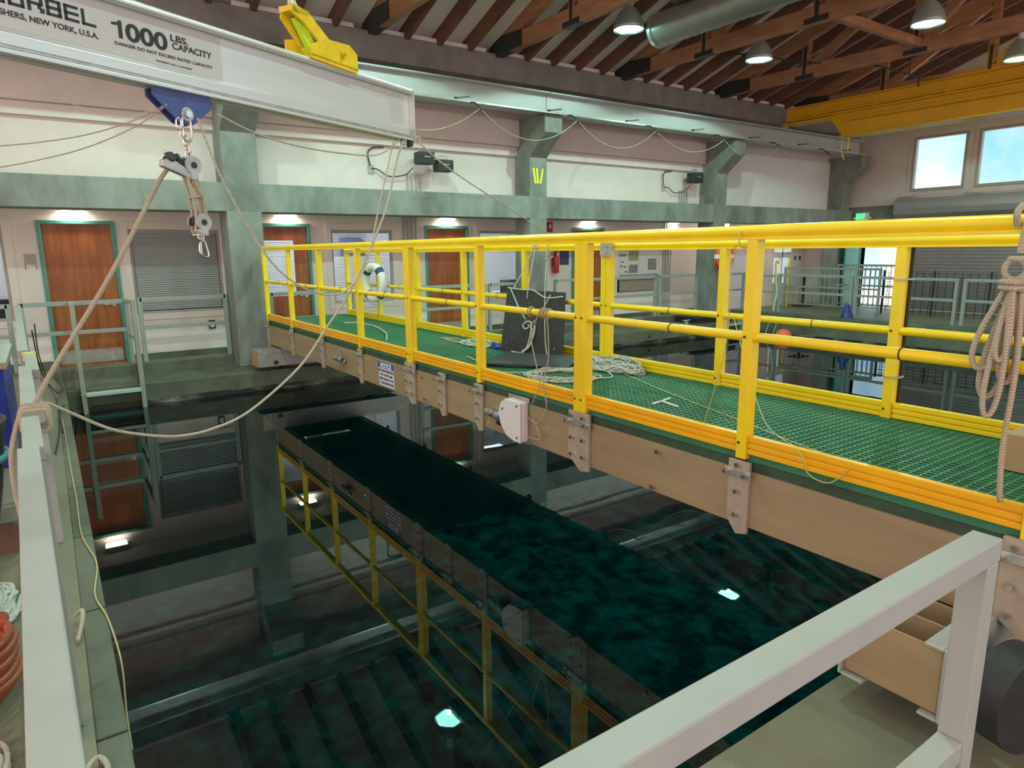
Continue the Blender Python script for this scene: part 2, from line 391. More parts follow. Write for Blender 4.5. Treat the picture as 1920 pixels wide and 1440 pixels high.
# yellow tape letter
t = thing('tape_letter', (7.99, YC-.003, 3.22), 'letter W in bright yellow tape on the concrete column', 'lettering')
for i, (xa, xb) in enumerate(((7.865, 7.915), (7.945, 7.975), (8.09, 8.03))):
    MB().beam((xa, YC-.003, 3.52), (xb, YC-.003, 3.24), .045, .004, (0, 1, 0)).build('tape_strip', M['tape'], t)

# ---- office doors
def door(n, x0, x1, label, pane=False, handle_right=True):
    t = thing('door_%d' % n, ((x0+x1)/2, YD, ZF), label, 'door', None, 'structure')
    f_ = MB().box(x0-.05, x0, YD-.03, YD+.12, ZF, DH+.05).box(x1, x1+.05, YD-.03, YD+.12, ZF, DH+.05).box(x0, x1, YD-.03, YD+.12, DH, DH+.05)
    f_.build('door_frame', M['teal'], t, bevel=.004)
    g = MB()
    if pane: holed(x0+.004, x1-.004, ZF+.01, DH-.004, [(x0+.14, x1-.24, 1.24, 2.2)], YD+.03, YD+.07, g)
    else: g.box(x0+.004, x1-.004, YD+.03, YD+.07, ZF+.01, DH-.004)
    lf = g.build('door_leaf', M['door'], t, bevel=.003)
    if pane: MB().box(x0+.14, x1-.24, YD+.045, YD+.052, 1.24, 2.2).build('door_pane', M['glass'], lf)
    if pane:
        sl_ = MB(); z = 1.27
        while z < 2.18: sl_.add([(x0+.15, YD+.075, z-.005), (x1-.25, YD+.075, z-.005), (x1-.25, YD+.095, z+.005), (x0+.15, YD+.095, z+.005)], [(0, 1, 2, 3)]); z += .03
        sl_.build('venetian_blind', M['blinddark'], lf)
    k = MB().box(x0+.03, x1-.03, YD+.024, YD+.03, ZF+.06, .56); k.build('kick_plate', M['galv'], lf)
    hx = x1-.08 if handle_right else x0+.08; s = -1 if handle_right else 1
    MB().cyl((hx, YD+.03, 1.24), (hx, YD+.012, 1.24), .032).cyl((hx, YD+.03, 1.24), (hx, YD-.03, 1.24), .012).tube([(hx, YD-.03, 1.24), (hx+s*.05, YD-.035, 1.24), (hx+s*.12, YD-.028, 1.235)], .010).build('lever_handle', M['steel'], lf)
    return t
door(1, *doors[0], 'closed orange wood door in a teal frame, behind the ladder at left')
door(2, *doors[1], 'wood door with a glass upper pane beside the left column', pane=True)
door(3, *doors[2], 'closed wood door in a teal frame behind the bridge, under the third downlight')
door(4, *doors[3], 'wood door in a teal frame left of the wall poster')
# ---- office windows
def window(n, x0, x1, z0, z1, label, closed=False, sill=True, bz=None, frame=M['frame']):
    t = thing('window_%d' % n, ((x0+x1)/2, YD, z0), label, 'window', None, 'structure')
    w = .04
    MB().box(x0-.10, x0+.0, YD-.02, YD, z0-.10, z1+.12).box(x1, x1+.10, YD-.02, YD, z0-.10, z1+.12).box(x0-.0, x1, YD-.02, YD, z1, z1+.12).box(x0, x1, YD-.02, YD, z0-.10, z0).build('casing', M['wall_lit'], t, bevel=.004)
    MB().box(x0, x0+w, YD+.02, YD+.08, z0, z1).box(x1-w, x1, YD+.02, YD+.08, z0, z1).box(x0+w, x1-w, YD+.02, YD+.08, z1-w, z1).box(x0+w, x1-w, YD+.02, YD+.08, z0, z0+w).build('window_frame', frame, t, bevel=.003)
    MB().box(x0+w, x1-w, YD+.05, YD+.056, z0+w, z1-w).build('window_pane', M['glass'], t)
    bl = MB(); top = z1-.05; bot = z0+.05 if bz is None else bz; step = .036 if closed else .030; z = top
    while z > bot:
        yy = YD+.035 if closed else YD+.09
        tilt = .0155 if closed else .0055
        bl.add([(x0+.05, yy-.010+(0.006 if closed else 0), z-tilt), (x1-.05, yy-.010+(0.006 if closed else 0), z-tilt), (x1-.05, yy+.012, z+tilt), (x0+.05, yy+.012, z+tilt)], [(0, 1, 2, 3)])
        z -= step
    bl.box(x0+.05, x1-.05, YD+.03 if closed else YD+.09, YD+.055-.008 if closed else YD+.12, top+.002, top+.03)
    bl.build('venetian_blind', M['blind'] if closed else M['blinddark'], t)
    return t
window(1, *wins[0], 'wide office window with its grey blind shut, left of the column', closed=True)
window(2, *wins[1], 'lit office window with open blinds behind the white lifebuoy')
window(3, *wins[2], 'office window with a half raised blind left of the lettered column', bz=1.95)
window(4, *wins[3], 'office window covered by posters, right of the fourth door')
window(5, *wins[4], 'bright office window at the far left edge', bz=2.2)
# window in door 2 blind
# office rooms behind
def office(n, x0, x1, lw, extra=None):
    b = MB().box(x0, x1, 14.6, 14.7, ZF, 2.9).box(x0-.05, x0, YD+.13, 14.6, ZF, 2.9).box(x1, x1+.05, YD+.13, 14.6, ZF, 2.9).box(x0, x1, YD+.13, 14.6, 2.9, 2.95).box(x0, x1, YD+.13, 14.6, ZF-.02, ZF+.005)
    struct(b, 'wall_room_%d' % n, M['officewall'], 'plain pale walls of an office room behind the windows')
    li = bpy.data.lights.new('office_light', 'AREA'); li.energy = lw; li.size = 1.0; li.color = (.9, .97, 1)
    lo = bpy.data.objects.new('office_light', li); COL.objects.link(lo); lo.location = ((x0+x1)/2, 13.3, 2.85)
office(1, -3.0, 1.05, OFFICE_W)
struct(MB().box(1.10, 2.60, YD+.125, YD+.13, .9, 2.5), 'wall_room_6', M['print'], 'black sheet standing for the dark of the room behind the shut blind'); office(2, 2.95, 5.8, OFFICE_W*1.6); office(3, 7.25, 9.9, OFFICE_W); office(4, 15.4, 19.2, OFFICE_W*2.2); office(5, 11.2, 13.3, OFFICE_W*.5)  # thin black sheet paints the darkness of an unlit room
# things seen in the offices
def desk(x, y, w, label):
    t = thing('desk', (x, y, ZF), label, 'desk')
    MB().box(x-w/2, x+w/2, y-.3, y+.3, 1.02, 1.06).build('desk_top', M['white'], t)
    for sx in (-1, 1): MB().box(x+sx*(w/2-.03)-.02, x+sx*(w/2-.03)+.02, y-.28, y+.28, ZF+.005, 1.02).build('desk_panel', M['black'], t)
def office_chair(x, y, label):
    t = thing('office_chair', (x, y, ZF), label, 'chair')
    MB().box(x-.23, x+.23, y-.23, y+.23, .74, .81).build('seat', M['black'], t, bevel=.02)
    MB().box(x-.22, x+.22, y-.28, y-.23, .86, 1.36).build('backrest', M['black'], t, bevel=.02)
    MB().cyl((x, y, .38), (x, y, .74), .03).build('gas_column', M['black'], t)
    MB().beam((x-.26, y, .36), (x+.26, y, .36), .05, .04).beam((x, y-.26, .36), (x, y+.26, .36), .05, .04).box(x-.02, x+.02, y-.255, y-.225, .78, .9).build('base', M['black'], t)
desk(8.2, 13.1, 1.5, 'office desk seen through the window with a half raised blind'); office_chair(8.45, 12.62, 'black office chair behind the half blinded window')
desk(-.9, 13.2, 1.5, 'office desk behind the far left window')
office_chair(-.62, 12.7, 'black office chair behind the far left window')
t = thing('monitor', (8.0, 13.15, 1.06), 'dark computer monitor on the desk behind the half blinded window', 'monitor')
MB().box(7.75, 8.2, 13.13, 13.17, 1.14, 1.46).build('screen', M['black'], t, bevel=.006)
MB().box(7.93, 8.03, 13.14, 13.16, 1.06, 1.16).box(7.87, 8.09, 13.08, 13.22, 1.06, 1.07).build('stand', M['black'], t)
o = MB().box(4.55, 4.95, 14.3, 14.58, ZF+.005, 2.5).build('filing_cabinet', M['officeblue'], bevel=.01); tag(o, 'tall blue green cabinet inside the lit office', 'cabinet')
t = thing('office_partition', (5.3, 13.9, ZF), 'white office partition with a dark tall locker behind the blinds', 'partition')
MB().box(4.98, 5.9-.12, 13.88, 13.93, ZF+.005, 1.9).build('panel', M['white'], t)
MB().box(5.35, 5.7, 13.95, 14.3, ZF+.005, 2.3).build('locker', M['signblue'], t)
# lavender door + glazed panel + tan wall in the last bay
t = thing('door_5', (16.5, YD, ZF), 'lavender white double door with small signs, right of the lifebuoy column', 'door', None, 'structure')
MB().box(15.70, 15.75, YD-.02, YD+.1, ZF, 2.35).box(17.35, 17.40, YD-.02, YD+.1, ZF, 2.35).box(15.75, 17.35, YD-.02, YD+.1, 2.30, 2.35).build('door_frame', M['wallwhite'], t)
for x0, x1 in ((15.755, 16.545), (16.555, 17.345)):
    lf = MB().box(x0, x1, YD+.02, YD+.06, ZF+.005, 2.30).build('door_leaf', M['lav'], t)
    if x0 > 16: 
        MB().box(16.75, 17.05, YD+.014, YD+.02, 1.66, 1.90).box(16.85, 17.0, YD+.014, YD+.02, 1.42, 1.54).build('door_sign', M['white'], lf)
        MB().cyl((16.65, YD+.02, 1.2), (16.65, YD-.03, 1.2), .02).tube([(16.65, YD-.03, 1.2), (16.78, YD-.03, 1.2)], .01).build('lever_handle', M['steel'], lf)
t = thing('window_6', (18.1, YD, .9), 'tall bright glazed opening right of the lavender door', 'window', None, 'structure')
MB().box(17.65, 17.7, YD+.0, YD+.1, .9, 2.3).box(18.55, 18.6, YD+.0, YD+.1, .9, 2.3).box(17.7, 18.55, YD, YD+.1, 2.25, 2.3).box(17.7, 18.55, YD, YD+.1, .9, .95).box(18.1, 18.14, YD, YD+.1, .95, 2.25).box(17.7, 18.55, YD, YD+.1, 1.7, 1.86).build('window_frame', M['wallwhite'], t)
MB().box(17.7, 18.55, YD+.05, YD+.056, .95, 2.25).build('window_pane', M['glass'], t)

# ---- downlights on the soffit
for x, lab in ((.45, 'over the leftmost wood door'), (3.58, 'over the glazed door'), (6.75, 'over the third wood door'), (10.49, 'over the fourth wood door'), (13.3, 'beside the red lifebuoy column')):
    t = thing('downlight', (x, YD-.10, 2.62), 'warm lit strip light on the soffit '+lab, 'light', 'strip lights over the doors')
    MB().box(x-.17, x+.17, YD-.13, YD-.005, 2.63, 2.715).build('housing', M['frame'], t, bevel=.006)
    MB().box(x-.15, x+.15, YD-.12, YD-.02, 2.615, 2.629).build('lens', M['downlens'], t)
    li = bpy.data.lights.new('downlight_lamp', 'AREA'); li.shape = 'RECTANGLE'; li.size = .28; li.size_y = .08; li.energy = 5.0; li.color = (1, .78, .68)
    lo = bpy.data.objects.new('downlight_lamp', li); COL.objects.link(lo); lo.location = (x, YD-.07, 2.605); lo.rotation_euler = (-.25, 0, 0)
for x, y, lab in ((14.4, 11.3, 'above the lavender door'), (17.1, 11.3, 'near the corner column')):
    t = thing('globe_light', (x, y, 2.5), 'small white dome light under the beam '+lab, 'light')
    MB().lathe([(.001, 2.50), (.06, 2.505), (.10, 2.54), (.115, 2.60), (.10, 2.64)], (x, y, 0)).build('shade', M['downlens'], t)
    MB().cyl((x, y, 2.64), (x, y, 2.72), .05).build('mount', M['white'], t)

# ================================================================ end wall
XE = 19.3
b = MB()
def holed_x(y0, y1, z0, z1, holes, x0, x1, b):
    q = MB(); holed(y0, y1, z0, z1, holes, x0, x1, q)
    b.add([(v[1], v[0], v[2]) for v in q.v], [tuple(reversed(fc)) for fc in q.f])
holed_x(-4, 14.5, ZF, 2.66, [(9.32, 10.36, ZF, 2.3), (3.6, 9.16, ZF, 2.62)], XE, XE+.2, b)
struct(b, 'wall_end', M['wall'], 'end wall with the roller shutter and the open doorway')
b = MB().box(XE-.03, XE+.2, -4, YW, 2.66, 3.10)
struct(b, 'trim_12', M['concrete_unlit'], 'dark concrete band across the end wall')
WY = [(7.90, 9.20), (6.30, 7.68), (4.7, 6.1), (3.1, 4.5)]
b = MB(); holed_x(-4, YW+.1, 3.10, 5.45, [(a, c, 3.42, 4.80) for a, c in WY], XE, XE+.2, b)
b.prism([(-4, 5.45), (YW+.1, 5.45), (4.3, 7.95), (-3, 5.6)], 0, XE+.01, XE+.2)
struct(b, 'wall_gable', M['wall'], 'white upper end wall with high windows')
wl = ['high window with pale blue sky, nearest the corner column', 'high window with pale blue sky at the right edge', 'high end wall window', 'high end wall window']
for i, (a, c) in enumerate(WY):
    t = thing('window_%d' % (7+i), (XE, (a+c)/2, 3.42), wl[i], 'window', None, 'structure')
    w = .07
    MB().box(XE-.03, XE+.1, a, a+w, 3.42, 4.80).box(XE-.03, XE+.1, c-w, c, 3.42, 4.80).box(XE-.03, XE+.1, a+w, c-w, 4.80-w, 4.80).box(XE-.03, XE+.1, a+w, c-w, 3.42, 3.42+w).build('window_frame', M['frame'], t, bevel=.005)
    MB().box(XE+.04, XE+.05, a+w, c-w, 3.42+w, 4.80-w).build('window_pane', M['glass'], t)
    MB().box(XE-.02, XE-.001, a-.09, a-.001, 3.33, 4.92).box(XE-.02, XE-.001, c+.001, c+.09, 3.33, 4.92).box(XE-.02, XE-.001, a, c, 4.801, 4.92).build('casing', M['wall'], t)
# roller shutter
t = thing('roller_shutter', (XE-.2, 6.4, ZF), 'closed grey steel roller shutter under its round hood', 'shutter')
b = MB(); z = ZF+.01
while z < 2.60:
    b.prism([(XE+.03, z), (XE+.005, z+.012), (XE+.005, z+.075), (XE+.03, z+.085)], 1, 3.65, 9.12) if False else b.box(XE+.02, XE+.045, 3.65, 9.12, z, z+.078)
    z += .086
b.build('slat_curtain', M['shutter'], t)
MB().box(XE+.046, XE+.06, 3.62, 9.14, ZF+.01, 2.64).build('light_stop_backing', M['black'], t)  # added black sheet, stops outside light and makes the slat gaps look shaded
pr = [(XE-.001, 3.28), (XE-.26, 3.28), (XE-.38, 3.22), (XE-.45, 3.10), (XE-.46, 2.96), (XE-.42, 2.82), (XE-.32, 2.74), (XE-.15, 2.70), (XE-.001, 2.70)]
q = MB(); q.prism(pr, 1, 3.4, 9.36)
q.build('hood', M['hood'], t, bevel=.01)
MB().box(XE-.03, XE+.05, 9.13, 9.2, ZF, 2.66).build('guide_rail', M['black'], t)
# door in end wall (open, bright)
t = thing('door_6', (XE, 9.84, ZF), 'teal framed doorway open to the bright outdoors', 'door', None, 'structure')
MB().box(XE-.03, XE+.2, 9.27, 9.32, ZF, 2.35).box(XE-.03, XE+.2, 10.36, 10.44, ZF, 2.35).box(XE-.03, XE+.2, 9.32, 10.36, 2.3, 2.35).build('door_frame', M['teal'], t)
lf = MB().box(XE-.75, XE-.04, 10.38, 10.43, ZF+.01, 2.28).build('door_leaf', M['teal'], t)
struct(MB().box(20.6, 30, 0, 16, .1, .28), 'floor_outdoor', M['outdoor'], 'bright pavement outside the end door')
o = MB().box(24.4, 24.6, 9.5, 12.2, .28, 1.8).build('garden_wall', M['outdoor']); tag(o, 'sunlit pale wall outside the end door', 'wall')
# outdoor sun so that the yard is bright
sl = bpy.data.lights.new('sun', 'SUN'); sl.energy = 10; sl.angle = .01; so = bpy.data.objects.new('sun', sl); COL.objects.link(so); so.rotation_euler = (-.5, -.25, 0); so.location = (22, 8, 8)
# papers and alarm near door
for (y, z, w, h, mtl, lab) in ((11.45, 2.0, .22, .46, 'white', 'upper white notice sheet on the end wall by the corner column'), (11.36, 1.68, .14, .34, 'white', 'lower white notice sheet on the end wall by the corner column'), (10.52, 1.72, .1, .14, 'red', 'small red alarm box beside the open doorway')):
    o = MB().box(XE-.018, XE-.002, y-w/2, y+w/2, z-h/2, z+h/2).build('notice_sheet' if mtl == 'white' else 'alarm_box', M[mtl]); tag(o, lab, 'sign' if mtl == 'white' else 'alarm')
# exit sign
t = thing('exit_sign', (19.1, 10.3, 2.74), 'green lit EXIT sign with two small lamps', 'sign')
MB().box(19.12, 19.2, 10.16, 10.52, 2.72, 2.93).build('housing', M['white'], t, bevel=.005)
text('EXIT', .20, (19.11, 10.50, 2.755), (0, -1, 0), (0, 0, 1), M['exit'], 'exit_letters', t, sx=.62, bold=.008)
for y in (10.12, 10.56): MB().lathe([(.001, 0), (.04, .0), (.03, .05), (.01, .07)], (19.12, y, 2.78), 0, 12).build('lamp_head', M['white'], t)
MB().box(19.2, 19.27, 10.28, 10.4, 2.76, 2.88).build('bracket', M['white'], t)

# ================================================================ roof
SL = .335; ZR = lambda y: 5.42+SL*(10.5-y)      # underside of rafters
RY = 4.3
b = MB()
b.add([(-4, 11.3, ZR(11.3)+.24), (20, 11.3, ZR(11.3)+.24), (20, RY, ZR(RY)+.24), (-4, RY, ZR(RY)+.24)], [(0, 1, 2, 3)])
b.add([(-4, -2.5, ZR(11.1)+.24), (20, -2.5, ZR(11.1)+.24), (20, RY, ZR(RY)+.24), (-4, RY, ZR(RY)+.24)], [(3, 2, 1, 0)])
struct(b, 'ceiling', M['roof'], 'pale roof deck sloping up above the rafters', solid=.06)
TX = [1.7, 4.72, 7.12, 10.16, 13.23, 16.3]
raf = [(-.3, 'left of the first truss'), (.35, 'left of the first truss'), (1.0, 'left of the first truss')]
gaps = []
for i in range(len(TX)-1):
    a, c = TX[i], TX[i+1]; n = round((c-a)/.6); gaps += [(a+(c-a)*k/n, i) for k in range(1, n)]
gaps += [(16.9, 5), (17.5, 5), (18.1, 5), (18.7, 5)]
gl = ['far left bay above the hoist beam', 'bay left of the first ceiling lamp', 'bay above the lettered column', 'bay above the second ceiling lamp', 'bay behind the yellow crane', 'bay against the end wall']
for x, i in gaps:
    o = MB().beam((x, 10.95, ZR(10.95)+.12), (x, RY+.02, ZR(RY)+.12), .085, .23).build('rafter', M['rafter'])
    tag(o, 'dark brown timber rafter in the '+gl[i], 'rafter', 'rafters in the '+gl[i], )
tl = ['leftmost timber roof truss, above the hoist beam', 'timber truss above the left part of the eaves beam', 'timber truss whose heel sits left of the first lamp', 'timber truss between the first and second lamps', 'timber truss under the lamp at upper right', 'last timber truss, behind the yellow crane']
for i, x in enumerate(TX):
    t = thing('roof_truss', (x, 10.6, 5.36), tl[i], 'truss', 'timber roof trusses')
    MB().beam((x, 10.72, 5.49), (x, RY-2.2, 5.42), .13, .25).build('bottom_chord', M['timber'], t, bevel=.006)
    MB().beam((x, 10.95, ZR(10.95)+.12), (x, RY, ZR(RY)+.12), .13, .24).build('top_chord', M['timber'], t, bevel=.006)
    ys = [8.57, 6.43, RY]
    for y in ys:
        MB().beam((x, y, 5.6), (x, y, ZR(y)+.02), .12, .14, (0, 1, 0)).build('king_post' if y == RY else 'web_post', M['timber'], t)
        MB().box(x-.075, x+.075, y-.03, y+.03, 5.42, 5.95).box(x-.076, x+.076, y-.20, y+.20, 5.34, 5.42).build('steel_plate', M['black'], t)
    MB().beam((x, 8.4, 5.6), (x, 6.55, ZR(6.55)), .12, .16).build('web_diagonal', M['timber'], t)
    MB().beam((x, 6.3, 5.6), (x, RY+.12, ZR(RY)-.1), .12, .16).build('web_diagonal', M['timber'], t)
    MB().prism([(10.74, 5.35), (9.85, 5.37), (9.85, 5.62), (10.45, 5.66), (10.86, 5.55)], 0, x-.075, x+.075).build('heel_plate', M['black'], t)
# longitudinal struts between trusses
for i in (3,):
    a, c = TX[i], TX[i+1]
    for y, nm in ((6.43, 'inner'),):
        o = MB().beam((a+.08, y-.05, 5.50), (c-.08, y-.05, 5.50), .10, .14).build('roof_strut', M['timber']); tag(o, 'timber strut joining trusses, %s row, in the %s' % (nm, gl[i]), 'strut')
# duct
t = thing('air_duct', (7.2, 6.5, 4.9), 'round silver spiral air duct under the roof', 'duct')
P0 = Vector((8.62, 8.22, 5.44)); P1 = Vector((8.62, 1.6, 5.44)); n = 90; pts = []; rr = []
for i in range(n+1):
    pts.append(P0.lerp(P1, i/n)); rr.append(.25 if i % 2 else .243)
MB().tube(pts, rr, 28).build('spiral_duct', M['duct'], t)
MB().box(8.45, 8.8, 7.35, 7.75, 5.74, 6.0).box(8.4, 8.85, 7.3, 7.8, 5.69, 5.74).build('branch_grille', M['duct'], t)
MB().tube([(8.62, 8.20, 5.44), (8.62, 8.27, 5.44)], .262, 28).build('end_collar', M['galv'], t)
# sprinkler pipe
t = thing('sprinkler_pipe', (12.2, 8.0, 5.4), 'thin black sprinkler pipe hung below the trusses at upper right', 'pipe')
MB().tube([(11.2, 8.9, 5.62), (12.0, 8.6, 5.62), (12.9, 8.6, 5.62)], .016).build('pipe_run', M['black'], t)
MB().tube([(12.9, 8.6, 5.62), (13.6, 7.6, 5.5), (13.6, 7.0, 5.25), (14.6, 7.0, 5.25), (14.6, 7.0, 5.12)], .014).build('pipe_run', M['black'], t)
MB().tube([(14.2, 7.0, 5.25), (14.2, 7.0, 6.4)], .008).build('hanger_rod', M['black'], t)
MB().lathe([(.02, 0), (.03, -.02), (.005, -.05)], (14.6, 7.0, 5.12), 2, 10).build('sprinkler_head', M['black'], t)

# ---- high bay lamps
def lamp(x, y, z, label):
    t = thing('high_bay_lamp', (x, y, z), label, 'lamp', 'high bay ceiling lamps')
    MB().lathe([(.245, z), (.24, z+.06), (.21, z+.16), (.15, z+.27), (.085, z+.33), (.05, z+.36)], (x, y, 0), 2, 32).build('hood', M['hoodlamp'], t, solid=.004)
    k = 6; lens = MB()
    ring = [(x+.235*math.cos(math.pi*(i/k*2)+.3), y+.235*math.sin(math.pi*(i/k*2)+.3), z+.015) for i in range(k)]
    c = (x, y, z-.012)
    lens.add(ring+[c, (x, y, z+.03)], [(i, (i+1) % k, k) for i in range(k)]+[((i+1) % k, i, k+1) for i in range(k)]); lens.build('lens', M['lens'], t)
    MB().cyl((x, y, z+.355), (x, y, z+.52), .06).cyl((x, y, z+.52), (x, y, ZR(y)+.2 if y > RY else 6.6), .012, 8).build('stem', M['white'], t)
    li = bpy.data.lights.new('lamp_light', 'SPOT'); li.energy = LAMP_W; li.spot_size = math.radians(151); li.spot_blend = .12; li.shadow_soft_size = .035; li.color = (.60, 1, .82)
    lo = bpy.data.objects.new('lamp_light', li); COL.objects.link(lo); lo.location = (x, y, z-.09)
for x, y, z, lab in ((4.55, 8.5, 5.42, 'high bay lamp mirrored at the bottom of the water'), (8.15, 8.45, 5.42, 'glowing high bay lamp at top, left of the silver duct'), (11.45, 8.40, 5.42, 'glowing high bay lamp hanging lowest, right of the duct'),
                     (11.95, 5.68, 5.42, 'glowing high bay lamp at upper right'), (8.1, 5.6, 5.42, 'high bay lamp of the inner row above the bridge'), (4.3, 5.6, 5.42, 'high bay lamp of the inner row above the water'),
                     (.9, 8.5, 5.42, 'high bay lamp above the left ladder'), (.9, 5.6, 5.42, 'high bay lamp above the hoist beam'), (3.0, 2.4, 5.42, 'high bay lamp above the near carriage'), (15.6, 5.7, 5.42, 'high bay lamp beyond the yellow crane')):
    lamp(x, y, z, lab)

# ================================================================ crane rail and bridge crane
t = thing('crane_rail', (7, 10.3, 4.42), 'long white steel crane rail carried on the column corbels', 'rail')
for a, c in ((-6.5, 7.9), (7.912, 18.6)):
    MB().box(a, c, 10.15, 10.45, 4.42, 4.445).box(a, c, 10.15, 10.45, 4.76, 4.785).box(a, c, 10.29, 10.31, 4.445, 4.76).build('rail_beam', M['craneRail'], t, bevel=.004)
MB().box(-6.5, 18.6, 10.27, 10.33, 4.786, 4.815).build('running_rail', M['galv'], t)
b = MB(); x = 5.5
MB().box(-6.5, 18.6, 10.08, 10.145, 4.405, 4.43).build('cable_angle', M['galv'], t)
x = 5.9
while x < 18.4:
    MB().beam((x, 10.14, 4.455), (x+.2, 9.99, 4.475), .018, .02).box(x-.01, x+.01, 10.09, 10.15, 4.43, 4.47).build('hook_bracket', M['black'], t); x += 1.93
# yellow cord in swags
knots = [(5.0, 3.84), (6.17, 4.27), (8.24, 4.28), (10.25, 4.27), (12.33, 4.27), (14.33, 4.28), (16.32, 4.22)]; lows = [3.80, 3.85, 3.87, 3.95, 3.93, 3.93]
pts = []
for i in range(len(knots)-1):
    (xa, za), (xb, zb) = knots[i], knots[i+1]; lo = lows[i]
    for k in range(16):
        s_ = k/16; zl = za+(zb-za)*s_; d = (min(za, zb)-lo if i else .12); pts.append((xa+(xb-xa)*s_, 9.8, zl-4*s_*(1-s_)*max(d, .1)))
pts.append((16.32, 9.8, 4.22))
o = MB().tube(pts, .0055, 6).build('festoon_cord', M['cordyellow']); tag(o, 'thin yellow cord hanging in swags along the crane rail', 'cord')
b = MB()
for (xa, za) in knots[1:]:
    o = MB().tube([(xa, 10.1, 4.41), (xa, 9.95, 4.38), (xa, 9.8, 4.27), (xa+.02, 9.78, 4.24)], .012, 6).build('cord_hanger', M['black']); 
    tag(o, 'small black hanger holding the swagged yellow cord', 'hanger', 'hangers of the yellow cord')
# bridge crane
t = thing('bridge_crane', (15.2, 4, 4.4), 'yellow bridge crane girder in front of the end windows', 'crane')
MB().prism([(10.12, 5.19), (10.12, 4.93), (9.05, 4.83), (8.9, 4.62), (8.75, 4.42), (-3, 4.40), (-3, 5.19)], 0, 15.06, 15.10).box(14.96, 15.36, -3, 10.12, 5.19, 5.215).box(14.92, 15.36, -3, 8.75, 4.395, 4.42).box(15.0, 15.3, 10.1, 10.14, 4.93, 5.19).build('girder', M['crane'], t, bevel=.004)
MB().box(14.95, 15.06, -3, 9.95, 4.90, 4.93).tube([(14.93, 9.9, 4.97), (14.93, 0, 4.97)], .018).box(14.90, 15.05, -3, 8.6, 4.72, 4.75).build('conduit_tray', M['crane'], t)
for y in (9.4, 8.0, 6.6, 5.2): MB().box(14.9, 15.06, y-.03, y+.03, 4.93, 5.0).build('tray_bracket', M['crane'], t)
MB().box(14.92, 15.36, 8.98, 10.12, 4.845, 4.87).cyl((15.12, 10.3, 4.87), (15.3, 10.3, 4.87), .045).build('end_truck', M['crane'], t)
MB().tube([(15.05, 8.72, 4.42), (15.05, 8.74, 4.2), (15.05, 8.71, 4.02), (15.05, 8.66, 3.92)], .012).tube([(15.1, 8.62, 4.42), (15.1, 8.62, 4.12)], .02).build('pull_cord', M['crane'], t)

# ================================================================ footbridge
XB, XBR = 2.725, 3.985
Y0, SP = 10.44, 1.212
t = thing('footbridge', (3.35, 5.5, .3), 'tan fibreglass footbridge with green grating deck across the pool', 'bridge')
BR = t
MB().box(XB-.012, XB+.0, .55, 10.56, .63, .915).box(XB, XB+.09, .55, 10.56, .63, .645).box(XB, XB+.09, .55, 10.56, .90, .915).build('side_plate', M['tan'], t, bevel=.002)
MB().box(XBR, XBR+.012, .55, 10.56, .63, .915).box(XBR-.09, XBR, .55, 10.56, .63, .645).box(XBR-.09, XBR, .55, 10.56, .90, .915).build('side_plate', M['tan'], t, bevel=.002)
MB().box(XB+.002, XB+.05, .45, 10.58, .916, .962).build('edge_channel', M['edge'], t)
MB().box(XBR-.05, XBR-.002, .45, 10.58, .916, .962).build('edge_channel', M['edge'], t)
# cross joists
b = MB(); y = .8
while y < 10.5: b.box(XB+.02, XBR-.02, y-.04, y+.04, .66, .915); y += SP
b.build('cross_joist', M['edge'], t)
b = MB(); y = -.2; x = XB+.01
while x < XBR-.005: b.box(x-.0045, x+.0045, -.1, 10.58, .963, 1.0); x += .0395
y = -.1
while y < 6.3: b.box(XB+.005, XBR-.005, y-.0045, y+.0045, .965, .999); y += .045
b.build('grating', M['grate'], t)
b = MB().box(XB+.005, XBR-.005, 6.3, 10.58, .990, .9995)
y = 6.3
while y < 10.57: b.box(XB+.006, XBR-.006, y, y+.012, .9995, 1.003); y += .04
b.build('solid_deck_panel', M['grate'], t)
# brackets
def bracket(y, w, wide, side=-1, xx=XB):
    s = side; x0 = xx; xo = xx+s*.035
    br = MB().prism([(y-w/2, .965), (y+w/2, .965), (y+w/2, .66), (y, .585), (y-w/2, .60)] if not wide else [(y-w/2, .975), (y+w/2, .975), (y+w/2, .67), (y-.02, .585), (y-w/2, .60)], 0, min(x0+s*.013, xo), max(x0+s*.013, xo)).build('post_bracket', M['bracket'], BR, bevel=.003)
    MB().box(min(xo, xo+s*.012), max(xo, xo+s*.012), y-w*.62, y+w*.62, .885, .925).build('clamp_bar', M['galv'], br, bevel=.003)
    zz = ([.945, .81, .69] if not wide else [.945, .80, .69])
    for z in zz:
        for dy in ((-w*.28, w*.28) if wide else (0,)):
            MB().cyl((xo, y+dy, z), (xo+s*.022, y+dy, z), .012, 8).build('bolt', M['steel'], br)
    for dy in (-w*.45, w*.45): MB().cyl((xo, y+dy, .905), (xo+s*.042, y+dy, .905), .010, 8).build('bolt', M['steel'], br)
    return br
for k in range(9):
    wide = k in (4, 6, 8); bracket(Y0-k*SP+(.0), .20 if wide else .12, wide)
bracket(4.98, .12, False)
for k in range(8): bracket(9.17+SP-k*SP, .12, False, 1, XBR)
b_done = []
for y, z in ((9.8, .86), (8.75, .86), (7.35, .87), (5.35, .87), (5.32, .68), (7.6, .68), (2.5, .875), (2.53, .66), (4.0, .88)):
    MB().cyl((XB-.012, y, z), (XB-.034, y, z), .013, 8).build('plate_bolt', M['steel'], t)
